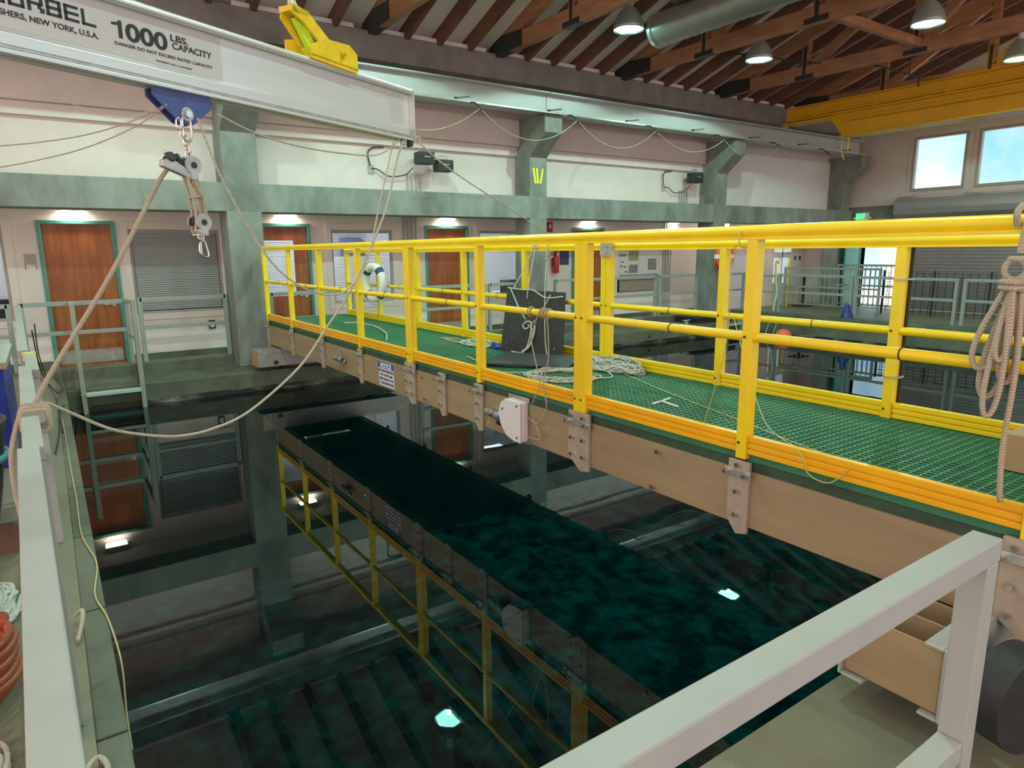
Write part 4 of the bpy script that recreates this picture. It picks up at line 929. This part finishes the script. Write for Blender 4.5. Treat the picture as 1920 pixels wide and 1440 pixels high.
# ---- near left rail (four sections)
def railsec(ya, xa, yb, xb, w, z1, label):
    """top rail from (xa, ya) to (xb, yb): x of the centre line"""
    t = thing('side_guardrail', ((xa+xb)/2, (ya+yb)/2, ZF), label, 'guardrail')
    MB().beam((xa, ya, z1-.026), (xb, yb, z1-.026), w, .052).build('top_rail', M['rail'], t, bevel=.004)
    MB().beam((xa, ya+.05, .842), (xb, yb-.05, .842), w*.8, .045).build('mid_rail', M['rail'], t, bevel=.004)
    for x, y in ((xa, ya+.025), (xb, yb-.025)): MB().box(x-w*.42, x+w*.42, y-.025, y+.025, ZF, z1-.053).build('post', M['rail'], t, bevel=.004)
    return t
railsec(.60, -.051, 2.64, -.110, .060, 1.37, 'broad pale grey rail section nearest the camera at left')
railsec(2.67, -.098, 4.75, -.155, .060, 1.36, 'pale grey rail section where the ropes are tied')
railsec(4.62, -.125+.01, 5.52, -.145, .060, 1.352, 'short pale grey rail section with a yellow taped end')
railsec(5.57, -.180, 8.2, -.255, .060, 1.36, 'pale grey rail section beside the blue cabinet')
railsec(8.23, -.258, 10.85, -.325, .060, 1.355, 'farthest pale grey rail section reaching the leftmost door')
o = MB().box(-.182, -.106, 5.43, 5.455, 1.30, 1.356).build('yellow_tape_band', M['tape']); tag(o, 'thin yellow tape band round the short rail section', 'tape')
# ---- near right rail
t = thing('front_guardrail', (1.6, .54, ZF), 'pale grey square tube guardrail corner in the near right foreground', 'guardrail')
MB().box(-.06, 1.62, .507, .565, 1.318, 1.37).build('top_rail', M['rail'], t, bevel=.003)
MB().box(1.563, 1.619, .508, .564, ZF, 1.317).build('post', M['rail'], t, bevel=.003)
MB().box(-.06, .0, .508, .564, ZF, 1.317).build('post', M['rail'], t, bevel=.003)
MB().box(.0, 1.562, .510, .562, .845, .895).build('mid_rail', M['rail'], t, bevel=.003)

# ================================================================ hoist beam
A = Vector((-.03, 3.18, 0)); Bp = Vector((2.135, 4.215, 0)); D = (Bp-A).normalized(); Nn = Vector((D.y, -D.x, 0))   # Nn points to camera
def J(s, n, z): return Bp+D*s+Nn*n+Vector((0, 0, z))
t = thing('hoist_beam', tuple(Bp+Vector((0, 0, 2.70))), 'long silver overhead hoist beam marked 1000 LBS capacity', 'beam')
HB = t
def jprism(prof, s0, s1, name, mtl, parent, bevel=0):
    vs = [J(s0, n, z) for n, z in prof]+[J(s1, n, z) for n, z in prof]; k = len(prof)
    return MB().add(vs, [tuple(range(k))[::-1], tuple(range(k, 2*k))]+[(i, (i+1) % k, k+(i+1) % k, k+i) for i in range(k)]).build(name, mtl, parent, bevel=bevel)
# web face plane n=-.03 ; bottom track face n=0
jprism([(-.036, 2.72), (-.036, 3.02), (-.048, 3.02), (-.048, 2.72)], -3.6, -.004, 'web', M['alu'], t)
jprism([(0, 2.735), (0, 2.778), (-.03, 2.80), (-.06, 2.80), (-.09, 2.778), (-.09, 2.735)], -3.6, -.05, 'track_housing', M['alu'], t, .003)
jprism([(.006, 2.705), (.006, 2.722), (-.028, 2.722), (-.028, 2.705)], -3.6, -.004, 'track_lip', M['alu'], t, .002)
jprism([(.004, 2.724), (.004, 2.733), (-.09, 2.733), (-.09, 2.724)], -3.6, -.004, 'track_groove', M['galv'], t)
jprism([(-.062, 2.705), (-.062, 2.722), (-.096, 2.722), (-.096, 2.705)], -3.6, -.004, 'track_lip', M['alu'], t, .002)
MB().tube([J(-3.6, -.012, 3.012), J(-.004, -.012, 3.012)], .017, 16).build('top_lip', M['alu'], t)
jprism([(-.012, 3.005), (-.012, 3.03), (-.08, 3.03), (-.08, 3.005)], -3.6, -.004, 'top_flange', M['alu'], t)
jprism([(.008, 2.70), (.008, 3.033), (-.095, 3.033), (-.095, 2.70)], -.003, .004, 'end_plate', M['alu'], t)
# decal
jprism([(-.0335, 2.804), (-.0335, 2.99), (-.0355, 2.99), (-.0355, 2.804)], -3.0, -1.438, 'capacity_label', M['decal'], t)
FU = (0, 0, 1)
def lab(txt, s0, s1, z, cap, bold=0, nm='label_text'):
    return text(txt, .05, tuple(J(s0, -.0325, z)), tuple(D), FU, M['print'], nm, HB, bold=bold, fit=(s1-s0, cap))
lab('000', -1.903, -1.715, 2.872, .069, .0014)
def flat(pts, nm):
    vs = [J(a_, -.0331, z_) for a_, z_ in pts]+[J(a_, -.0323, z_) for a_, z_ in pts]; k = len(pts)
    MB().add(vs, [tuple(range(k))[::-1], tuple(range(k, 2*k))]+[(i, (i+1) % k, k+(i+1) % k, k+i) for i in range(k)]).build(nm, M['print'], HB)
flat([(-1.934, 2.872), (-1.917, 2.872), (-1.917, 2.941), (-1.930, 2.941), (-1.936, 2.932), (-1.961, 2.928), (-1.961, 2.918), (-1.934, 2.920)], 'label_text')
lab('LBS.', -1.697, -1.61, 2.919, .027, .0010)
lab('CAPACITY', -1.692, -1.491, 2.887, .027, .0010)
lab('DANGER DO NOT EXCEED RATED CAPACITY', -1.955, -1.491, 2.843, .0125, .0008)
lab('PATENT NO. 5,769,844', -1.776, -1.603, 2.815, .0075, .0004)
lab('PITTSFORD FISHERS, NEW YORK, U.S.A.', -2.56, -2.020, 2.846, .0205, .0010)
def sx_at(xw): return (xw-Bp.x)/D.x
# maker's lettering drawn as square block strokes
G = MB(); zb, zh = 2.886, .060; th = .0125
def st(s0, s1, z0, z1): 
    vs = []
    for s_ in (s0, s1):
        for z_ in (z0, z1):
            for n_ in (-.0335, -.0325): vs.append(J(s_, n_, z_))
    G.add(vs, [(0, 1, 3, 2), (4, 6, 7, 5), (0, 4, 5, 1), (2, 3, 7, 6), (0, 2, 6, 4), (1, 5, 7, 3)])
lw = .055; gap = .010; s_end = -2.024
def glyph(ch, s):
    a, c = s, s+lw; z0, z1 = zb, zb+zh; zm = zb+zh/2
    L_ = lambda: st(a, a+th, z0, z1); R_ = lambda: st(c-th, c, z0, z1); Bt = lambda: st(a, c, z0, z0+th*.9); Tp = lambda: st(a, c, z1-th*.9, z1); Md = lambda: st(a, c, zm-th*.45, zm+th*.45)
    if ch == 'G': L_(); Bt(); Tp(); st(c-th, c, z0, zm); st(a+lw*.5, c, zm-th*.45, zm+th*.45)
    if ch == 'O': L_(); R_(); Bt(); Tp()
    if ch == 'R': L_(); Tp(); Md(); st(c-th, c, zm, z1); st(c-th*1.6, c-th*.6, z0+th, zm); st(c-th, c+.004, z0, z0+th*1.4)
    if ch == 'B': L_(); Tp(); Md(); Bt(); R_()
    if ch == 'E': L_(); Tp(); Md(); Bt()
    if ch == 'L': L_(); Bt()
for i, ch in enumerate('GORBEL'): glyph(ch, s_end-(6-i)*(lw+gap)+gap)
G.build('maker_lettering', M['print'], t)
# clevis clamp on top
C0 = sx_at(1.47)
t = thing('beam_clamp', tuple(J(C0, -.04, 3.02)), 'yellow steel clevis clamp gripping the top of the hoist beam', 'clamp')
def jpoly(pts, n0, n1, name, mtl, bevel=.004):
    vs = [J(s_, n0, z_) for s_, z_ in pts]+[J(s_, n1, z_) for s_, z_ in pts]; k = len(pts)
    return MB().add(vs, [tuple(range(k)), tuple(range(k, 2*k))[::-1]]+[(i, n_, k+n_, k+i) for i, n_ in [(i, (i+1) % k) for i in range(k)]]).build(name, mtl, t, bevel=bevel)
jpoly([(C0-.16, 3.035), (C0+.19, 3.025), (C0+.19, 3.11), (C0+.13, 3.145), (C0-.06, 3.135), (C0-.16, 3.08)], .012, .024, 'side_plate', M['clevis'])
jpoly([(C0-.22, 3.03), (C0+.12, 3.0), (C0+.10, 3.11), (C0-.10, 3.14), (C0-.22, 3.11)], -.115, -.103, 'side_plate', M['clevis'])
jpoly([(C0-.16, 3.022), (C0+.19, 3.012), (C0+.19, 3.03), (C0-.16, 3.038)], .006, .024, 'jaw', M['clevis'])
p = J(C0+.07, .024, 3.09); MB().cyl(p, p+Nn*.014, .022, 6).cyl(p+Nn*.014, p+Nn*.035, .011, 10).build('bolt', M['clevis'], t)
jpoly([(C0-.26, 3.26), (C0-.16, 3.24), (C0-.02, 3.145), (C0-.06, 3.10), (C0-.19, 3.19), (C0-.27, 3.22)], -.005, .012, 'yoke_arm', M['clevis'])
jpoly([(C0-.26, 3.26), (C0-.16, 3.24), (C0-.10, 3.10), (C0-.16, 3.09), (C0-.28, 3.20)], -.075, -.06, 'yoke_arm', M['clevis'])
jpoly([(C0-.23, 3.205), (C0-.19, 3.225), (C0-.07, 3.06), (C0-.11, 3.04)], -.045, -.015, 'link_bar', M['lime'])
jpoly([(C0-.28, 3.255), (C0-.16, 3.245), (C0-.17, 3.225), (C0-.28, 3.225)], -.075, .012, 'yoke_top', M['clevis'])
MB().cyl(J(C0-.22, -.03, 3.25), J(C0-.24, -.03, 3.285), .024, 6).cyl(J(C0-.24, -.03, 3.28), J(C0-.42, -.03, 3.62), .014, 10).build('hanger_rod', M['steel'], t)
# ---- trolley
T0 = sx_at(.625)
t = thing('beam_trolley', tuple(J(T0, -.04, 2.55)), 'blue steel trolley plate under the hoist beam', 'trolley')
prof = [(T0-.12, 2.705), (T0-.145, 2.695), (T0-.145, 2.67), (T0-.03, 2.575), (T0+.035, 2.57), (T0+.14, 2.655), (T0+.145, 2.69), (T0+.13, 2.703)]
jpoly(prof, -.026, -.018, 'side_plate', M['bluesteel'], .003)
jpoly(prof, -.072, -.064, 'side_plate', M['bluesteel'], .003)
p = J(T0+.01, -.018, 2.612); MB().cyl(p, p+Nn*.006, .031, 24).build('washer', M['galv'], t); MB().cyl(p+Nn*.006, p+Nn*.018, .017, 6).build('bolt', M['steel'], t)
MB().cyl(J(T0+.01, -.076, 2.612), J(T0+.01, -.02, 2.612), .012, 12).build('axle', M['steel'], t)
p = J(T0+.002, -.0178, 2.665); MB().cyl(p, p+Nn*.0006, .005, 10).build('hole', M['black'], t)
def link(c, ax1, ax2, a_, b_, r_, mb):
    P = []
    for i in range(24):
        an = 2*math.pi*i/24; ce = math.cos(an); se = math.sin(an)
        P.append(Vector(c)+Vector(ax1)*(a_*(abs(ce)**.7)*(1 if ce > 0 else -1))+Vector(ax2)*(b_*se))
    mb.tube(P, r_, 8, closed=True)
t = thing('shackle_chain', tuple(J(T0, -.02, 2.40)), 'bright steel shackle and chain links under the blue trolley', 'chain')
b = MB(); link(J(T0+.005, -.02, 2.555), D, (0, 0, 1), .022, .062, .006, b)
b.build('shackle', M['steel'], t)
for (ds, z, ax) in ((-.035, 2.565, 0), (-.022, 2.53, 1), (-.008, 2.495, 0), (-.002, 2.46, 1), (-.004, 2.432, 0)):
    b = MB(); link(J(T0+ds, -.02, z), D if ax == 0 else Nn, (.0, 0, 1), .012, .025, .0045, b); b.build('chain_link', M['steel'], t)
# ---- pulley blocks
def block(s, z, sc, label, cam_=False, ang=0):
    t = thing('pulley_block', tuple(J(s, -.02, z-.05*sc)), label, 'pulley', 'pulley blocks of the tackle')
    for n in (.012, -.052):
        cs = [(s+.040*sc*math.cos(a), z+.040*sc*math.sin(a)) for a in [math.pi*2*i/20 for i in range(20)]]
        vs = [J(q[0], n, q[1]) for q in cs]+[J(q[0], n+.006, q[1]) for q in cs]; k = 20
        MB().add(vs, [tuple(range(k))[::-1], tuple(range(k, 2*k))]+[(i, (i+1) % k, k+(i+1) % k, k+i) for i in range(k)]).build('cheek', M['galv'], t)
    for n in (-.004, -.022, -.040): MB().cyl(J(s, n-.006, z), J(s, n+.006, z), .034*sc, 24).build('sheave', M['blackrub'], t)
    MB().cyl(J(s, -.056, z), J(s, .021, z), .014*sc, 16).build('hub', M['black'], t)
    MB().lathe([(.020*sc, 0), (.024*sc, .003)], (0, 0, 0), 2, 8) 
    b = MB()
    b.add([tuple(J(s+a, n, zz)) for n in (.019, -.053) for a, zz in ((-.018, z-.06*sc), (.018, z-.06*sc), (.018, z-.03*sc), (-.018, z-.03*sc))], [(0, 1, 2, 3), (7, 6, 5, 4), (0, 4, 5, 1), (1, 5, 6, 2), (3, 2, 6, 7), (0, 3, 7, 4)])
    b.build('strap', M['galv'], t)
    b = MB(); b.torus(J(s, -.017, z-.068*sc), 1, .012, .004, 16, 6); b.build('becket_ring', M['steel'], t)
    if cam_:
        jj = [(s-.145, z-.015), (s-.02, z-.055), (s-.01, z-.035), (s-.10, z+.012), (s-.14, z+.01)]
        vs = [J(q[0], .014, q[1]) for q in jj]+[J(q[0], -.02, q[1]) for q in jj]; k = 5
        MB().add(vs, [tuple(range(k)), tuple(range(k, 2*k))[::-1]]+[(i, (i+1) % k, k+(i+1) % k, k+i) for i in range(k)]).build('cam_arm', M['galv'], t, bevel=.003)
        MB().cyl(J(s-.105, -.02, z+.012), J(s-.105, .015, z+.03), .022, 14).cyl(J(s-.085, -.02, z+.02), J(s-.07, .012, z+.03), .016, 12).build('cam_jaw', M['blackrub'], t)
        MB().sphere(J(s-.125, 0, z+.045), .010, 8).build('cam_knob', M['steel'], t)
    return t
block(T0-.005, 2.385, 1.05, 'upper silver pulley block with a rope cam below the trolley', True)
block(T0+.02, 2.13, 1.0, 'lower grey pulley block of the hoist tackle')
b = MB()
for i, (sa, sb, n) in enumerate(((-.04, -.012, .004), (-.022, .045, .010), (.0, .028, -.01), (.022, .052, -.02), (.034, .048, -.04), (-.03, .0, -.04), (-.01, .05, -.03))):
    P = [J(T0+sa, n, 2.36), J(T0+sa*.3+sb*.7, n+.006, 2.25), J(T0+sb*.9+.0, n, 2.18), J(T0+sb, n, 2.13)]
    if i in (0, 2, 5): P += [J(T0+sb-.01, n+.006, 2.09), J(T0+.02, n+.01, 2.075)]
    b.tube(smooth_pts(P), .0065, 8)
b.torus(J(T0-.005, .0, 2.245), 2, .02, .008, 16, 8)
o = b.build('tackle_rope', M['rope']); tag(o, 'tan rope falls crossing between the two pulley blocks', 'rope')
# carabiner
t = thing('carabiner', tuple(J(T0+.03, -.02, 1.97)), 'steel carabiner hanging from the lower pulley block', 'carabiner')
b = MB(); c0 = T0+.03
P = [J(c0-.004, -.02, 2.045), J(c0-.018, -.02, 2.03), J(c0-.020, -.02, 1.99), J(c0+.0, -.02, 1.972), J(c0+.022, -.02, 1.972), J(c0+.024, -.02, 1.99), J(c0+.013, -.02, 2.035), J(c0+.004, -.02, 2.05)]
b.tube(smooth_pts(P+[P[0]]), .0042, 8); b.build('body', M['steel'], t)
MB().tube([J(c0-.010, -.02, 2.035), J(c0-.012, -.02, 1.982)], .003, 6).build('gate', M['steel'], t)
b = MB(); link(J(c0, -.02, 2.057), D, (0, 0, 1), .007, .016, .003, b); b.build('swivel', M['steel'], t)

# ---- ropes of the hoist
o = MB().tube(smooth_pts([(.535, 3.50, 2.385), (.48, 3.50, 2.31), (.40, 3.48, 2.17), (.22, 3.41, 1.87), (-.01, 3.33, 1.53), (-.09, 3.29, 1.40)]), .0100, 8)
for yy, dr in ((3.22, .0), (3.26, .004), (3.30, .002), (3.36, 0)):
    P = []
    for i in range(24):
        a = 2*math.pi*i/24; P.append((-.098+(.045+dr)*max(-1, min(1, 1.3*math.cos(a))), yy+.015*math.sin(a), 1.335+(.042+dr)*max(-1, min(1, 1.3*math.sin(a)))))
    o.tube(P, .009, 8, closed=True)
for k in range(7):
    a = random.uniform(0, 1); o.tube(smooth_pts([(-.15, 3.25+.03*k, 1.35), (-.19-.02*a, 3.2+.06*k, 1.15), (-.18, 3.15+.05*k, .9-.15*a), (-.16, 3.12+.04*k, .65)]), .008, 6)
o = o.build('fall_line', M['rope']); tag(o, 'thick tan rope running from the pulley block down to the left rail', 'rope')
o = MB().tube(smooth_pts([(2.03, 4.165, 2.69), (1.96, 4.14, 2.55), (1.84, 4.09, 2.23), (1.57, 3.98, 1.80), (1.33, 3.89, 1.53), (1.14, 3.81, 1.34), (.83, 3.68, 1.16), (.62, 3.59, 1.11), (.44, 3.52, 1.115), (.27, 3.45, 1.17), (.15, 3.4, 1.23), (.02, 3.35, 1.33), (-.05, 3.32, 1.385)]), .0068, 8).build('slack_line', M['ropepale']); tag(o, 'white rope sagging from the beam end over the water to the left rail', 'rope')
o = MB().tube(smooth_pts([(.67, 3.51, 2.60), (.72, 3.54, 2.45), (.79, 3.57, 2.28), (.97, 3.66, 1.97), (1.15, 3.74, 1.81), (1.37, 3.85, 1.74), (1.53, 3.92, 1.79), (1.66, 3.98, 1.93), (1.80, 4.06, 2.30), (1.95, 4.14, 2.69)]), .0052, 8).build('looped_line', M['ropepale']); tag(o, 'white rope looping low from the trolley to the beam end', 'rope')
o = MB().tube(smooth_pts([(2.16, 4.225, 2.71), (2.4, 4.34, 2.60), (2.73, 4.5, 2.49), (3.32, 4.79, 2.32), (3.95, 5.10, 2.13)]), .0055, 8).torus((2.15, 4.2, 2.71), 1, .022, .005, 16, 6).build('tether_line', M['ropepale']); tag(o, 'white rope from the beam end to the far bridge rail', 'rope')
o = MB().tube(smooth_pts([(.76, 3.53, 2.63), (.95, 3.62, 2.575), (1.21, 3.77, 2.55), (1.51, 3.91, 2.55), (1.8, 4.06, 2.58), (1.99, 4.14, 2.69)]), .0045, 6).build('upper_line', M['ropepale']); tag(o, 'thin slack rope just under the hoist beam', 'rope')
o = MB().tube(smooth_pts([(.54, 3.47, 2.64), (.40, 3.5, 2.56), (.15, 3.6, 2.48), (-.25, 3.75, 2.43), (-.9, 4.0, 2.42)]), .0028, 6).tube(smooth_pts([(.54, 3.47, 2.635), (.38, 3.5, 2.52), (.12, 3.6, 2.41), (-.3, 3.75, 2.32), (-.9, 4.0, 2.28)]), .0028, 6).build('guy_lines', M['rope']); tag(o, 'pair of thin lines running left from the trolley', 'rope')
o = MB().tube(smooth_pts([(.5, 3.5, 2.62), (.36, 3.7, 2.60), (.2, 3.8, 2.66), (.06, 3.8, 2.76)]), .002, 5).build('fine_thread', M['ropepale']); tag(o, 'very fine thread beside the trolley', 'thread')
t = thing('line_block', tuple(J(-.13, -.02, 2.66)), 'small clear pulley fitting under the beam end', 'pulley')
MB().cyl(J(-.10, -.03, 2.685), J(-.10, .0, 2.685), .018, 14).build('sheave', M['galv'], t); MB().cyl(J(-.035, -.03, 2.685), J(-.035, .0, 2.685), .02, 14).build('sheave', M['black'], t)

# ================================================================ wall fittings
def wallbox(name, cat, x0, x1, z0, z1, mtl, label, d=.02, y=YD):
    o = MB().box(x0, x1, y-d, y-.001, z0, z1).build(name, M[mtl], bevel=.002); return tag(o, label, cat)
t = thing('wall_poster', (12.1, YD-.03, 1.36), 'large white research poster with green and grey pictures', 'poster')
MB().box(11.42, 12.85, YD-.034, YD-.022, 1.38, 2.0).build('sheet', M['poster'], t)
MB().box(11.78, 12.12, YD-.036, YD-.034, 1.72, 1.96).build('green_picture', M['posterpic'], t)
for q_ in ((11.80, 12.10, 1.42, 1.62), (12.45, 12.75, 1.48, 1.76), (11.47, 11.7, 1.82, 1.88)): MB().box(q_[0], q_[1], YD-.036, YD-.034, q_[2], q_[3]).build('grey_picture', M['postergrey'], t)
b = MB()
for (x, z) in ((11.5, 1.58), (11.62, 1.56), (11.53, 1.68), (11.66, 1.44)): b.box(x, x+.08, YD-.036, YD-.034, z, z+.025)
b.build('small_figures', M['print'], t)
o = MB().box(11.44, 12.95, YD-.02, YD-.003, .96, 1.26).build('lower_board', M['bracket']); tag(o, 'plain tan board below the wall poster', 'board')
t = thing('sill_shelf', (12.1, YD-.03, 1.3), 'narrow grey shelf under the wall poster', 'shelf'); MB().box(11.45, 12.9, YD-.09, YD-.022, 1.27, 1.29).build('board', M['frame'], t)
wallbox('dark_notice_board', 'board', 9.66, 9.92, 1.66, 2.05, 'navy', 'dark blue notice board beside the fire extinguisher')
t = thing('fire_extinguisher', (9.47, YD-.1, 1.48), 'red fire extinguisher on the wall beside the lettered column', 'extinguisher')
MB().lathe([(.001, 1.48), (.07, 1.485), (.075, 1.50), (.075, 1.82), (.05, 1.88), (.02, 1.90)], (9.47, YD-.10, 0), 2, 18).build('cylinder', M['red'], t)
MB().cyl((9.47, YD-.10, 1.89), (9.47, YD-.10, 1.95), .02, 10).box(9.42, 9.55, YD-.115, YD-.085, 1.94, 1.965).build('valve_handle', M['black'], t)
MB().tube(smooth_pts([(9.45, YD-.11, 1.93), (9.37, YD-.13, 1.85), (9.38, YD-.14, 1.65)]), .012, 6).build('hose', M['black'], t); MB().box(9.43, 9.51, YD-.03, YD-.001, 1.6, 1.8).build('bracket', M['black'], t)
t = thing('fire_alarm', (9.35, YD-.03, 2.42), 'small red and white fire alarm above the extinguisher', 'alarm'); MB().box(9.28, 9.42, YD-.05, YD-.001, 2.38, 2.60).build('body', M['red'], t); MB().box(9.32, 9.38, YD-.056, YD-.05, 2.46, 2.55).build('lens', M['white'], t)
t = thing('door_plate', (-.14, YD-.02, 1.78), 'small grey room plate left of the leftmost door', 'sign'); MB().box(-.21, -.07, YD-.012, YD-.001, 1.86, 2.01).build('plate', M['frame'], t); MB().box(-.21, -.205, YD-.010, YD-.001, 1.78, 1.86).box(-.075, -.07, YD-.010, YD-.001, 1.78, 1.86).build('holder', M['black'], t)
t = thing('wall_outlet', (2.22, YD-.02, .78), 'white wall socket in a dark box left of the column', 'socket'); MB().box(2.17, 2.27, YD-.03, YD-.001, .76, .90).build('box', M['black'], t); MB().box(2.19, 2.25, YD-.034, YD-.03, .785, .875).build('plate', M['white'], t)
wallbox('switch_box', 'switch', 18.72, 18.78, 1.62, 1.75, 'black', 'left small black switch on the tan corner wall'); wallbox('switch_box', 'switch', 18.95, 19.03, 1.62, 1.75, 'black', 'right small black switch on the tan corner wall')
# projector pairs
def camera_box(x, y, z, label, w=.30, h=.20):
    t = thing('wall_projector', (x, y, z), label, 'projector')
    MB().box(x-w/2, x+w/2, y-.22, y, z, z+h).build('body', M['black'], t, bevel=.015)
    b = MB()
    for i in range(6): b.box(x-w*.42, x+w*.42, y-.228, y-.22, z+.03+i*.022, z+.04+i*.022)
    b.build('fins', M['black'], t)
    MB().box(x-.05, x+.05, y, y+.2 if y+.2 < YW else YW-.001, z+h*.5, z+h*.7).tube([(x-w*.3, y-.1, z+h), (x-w*.25, y-.08, z+h+.07), (x+w*.25, y-.08, z+h+.07), (x+w*.3, y-.1, z+h)], .010, 6).build('yoke', M['galv'], t)
    MB().box(x-.06, x+.06, y-.2295, y-.2285, z+h*.55, z+h*.62).build('plate', M['galv'], t)
camera_box(5.63, 10.88, 3.46, 'black floodlight box under the beam end, left of a pair'); camera_box(5.98, 10.85, 3.35, 'black floodlight box under the beam end, right of a pair'); camera_box(12.67, 10.95, 3.48, 'black floodlight box left of the lifebuoy column', .34, .22)
for x0, lab in ((4.78, 'black cable and outlet left of the paired floodlights'), (11.9, 'black cable and outlet left of the single floodlight')):
    t = thing('power_outlet', (x0, YW-.02, 3.35), lab, 'socket')
    MB().box(x0-.05, x0+.05, YW-.03, YW-.001, 3.30, 3.44).build('plate', M['frame'], t)
    MB().tube(smooth_pts([(x0, YW-.04, 3.38), (x0+.1, YW-.08, 3.36), (x0+.3, YW-.09, 3.26), (x0+.6, YW-.1, 3.30), (x0+.72, YW-.15, 3.42)]), .010, 6).tube(smooth_pts([(x0-.02, YW-.04, 3.42), (x0-.06, YW-.06, 3.62), (x0+.05, YW-.04, 3.72), (x0+.25, YW-.03, 3.74)]), .012, 6).build('cable', M['wire'], t)
for x0, lab in ((5.45, 'group of thin grey conduits below the paired floodlights'), (12.45, 'group of pale conduits left of the red lifebuoy')):
    t = thing('conduit_group', (x0, YW, 2.6), lab, 'conduit')
    for i in range(4):
        x = x0+i*.085; MB().cyl((x, YW-.03, 3.0), (x, YW-.03, 3.34), .014, 8).cyl((x*1.0+.35*(x0 < 6)+.0*(x0 > 6)+(.55 if x0 > 6 else 0), YD-.04, .45), (x+.35*(x0 < 6)+(.55 if x0 > 6 else 0), YD-.04, 2.71), .016, 8).build('conduit', M['frame'], t)

# ================================================================ left side clutter
t = thing('blue_cabinet', (-.75, 7.2, ZF), 'dark blue cabinet with a pale top at the far left', 'cabinet')
MB().box(-1.3, -.36, 6.6, 7.9, ZF, 1.11).build('body', M['blue'], t, bevel=.01); MB().box(-1.32, -.33, 6.56, 7.94, 1.152, 1.165).build('top', M['step'], t); MB().box(-1.32, -.33, 6.56, 7.94, 1.11, 1.15).build('wood_edge', M['cardboard'], t)
t = thing('black_tub', (-.72, 5.0, ZF), 'large black plastic tub beside the left rail', 'tub')
MB().lathe([(.30, ZF), (.36, .6), (.42, 1.0), (.43, 1.02), (.41, 1.02), (.35, .62), (.28, ZF+.02), (.001, ZF+.02)], (-.72, 5.0, 0), 2, 36).build('shell', M['tub'], t)
MB().torus((-.72, 5.0, .80), 2, .405, .022, 36, 8).build('rim', M['rim'], t)
o = pile(-.46, 3.85, ZF, .18, .30, .14, 26, .010, 21).build('rope_heap', M['ropewhite']); tag(o, 'pale green white rope heap on the floor behind the left rail', 'rope')
o = pile(-.45, 2.55, ZF, .16, .25, .10, 20, .010, 23).build('rope_heap', M['ropepale']); tag(o, 'cream rope heap on the floor at the bottom left', 'rope')
b = MB()
for i in range(9):
    b.torus((-.50+.01*(i % 3), 3.10-.0*i, ZF+.03+.032*i*.8), 2, .20+.008*(i % 4), .0165, 36, 8)
b.tube(smooth_pts([(-.30, 3.15, .54), (-.31, 3.3, .52), (-.38, 3.36, .48), (-.5, 3.38, .44)]), .0165, 8)
o = b.build('hose_coil', M['hose']); tag(o, 'orange rubber hose coil on the floor behind the left rail', 'hose')
o = MB().box(-.75, -.30, 4.62-.0, 4.70, ZF+.001, ZF+.16).build('brown_plank', M['brownbox']); tag(o, 'dark brown plank on the floor below the black tub', 'plank')
# kerb items
o = MB().tube(smooth_pts([(-.02, 8.2, .31), (-.01, 6.5, .31), (.0, 5.4, .31), (.0, 4.66, .31), (.05, 4.16, .31), (.02, 3.75, .31), (.055, 3.45, .308), (.075, 3.1, .27), (.065, 2.95, .1), (.066, 2.85, -.02)]), .004, 6).build('kerb_cord', M['cordyellow']); tag(o, 'thin yellow cord snaking along the left pool kerb', 'cord')
o = MB().tube(smooth_pts([(-.09, 2.35, .33), (-.045, 2.42, .325), (-.02, 2.36, .315), (-.04, 2.25, .312), (-.08, 2.2, .312)]), .009, 8).build('rope_loop', M['ropepale']); tag(o, 'short pale rope loop on the kerb at the bottom left', 'rope')
o = MB().tube(smooth_pts([(-.07, 3.52, .33), (-.04, 3.50, .36), (-.045, 3.40, .35), (-.07, 3.30, .315)]), .009, 8).build('rope_stub', M['ropepale']); tag(o, 'short pale rope stub on the kerb halfway along the rail', 'rope')
b = MB()
b.tube(smooth_pts([(-.14, 8.4, 1.30), (-.15, 8.8, .95), (-.12, 9.3, .6), (-.16, 10.0, .45), (-.20, 10.3, .46)]), .006, 6)
b.tube(smooth_pts([(-.16, 7.9, 1.28), (-.14, 8.4, .8), (-.05, 9.2, .45), (.0, 9.7, .36), (.02, 10.1, .34), (-.05, 10.25, .46), (-.12, 10.1, .40), (-.06, 9.5, .33), (-.05, 8.8, .31), (-.03, 7.6, .31)]), .006, 6)
b.tube(smooth_pts([(-.10, 6.8, .31), (-.06, 7.6, .31), (-.05, 8.3, .31), (.0, 8.9, .33), (.10, 9.6, .1), (.12, 9.8, -.1)]), .006, 6)
o = b.build('black_cables', M['wire']); tag(o, 'thin black cables looped over the kerb at the far end of the left rail', 'cable')
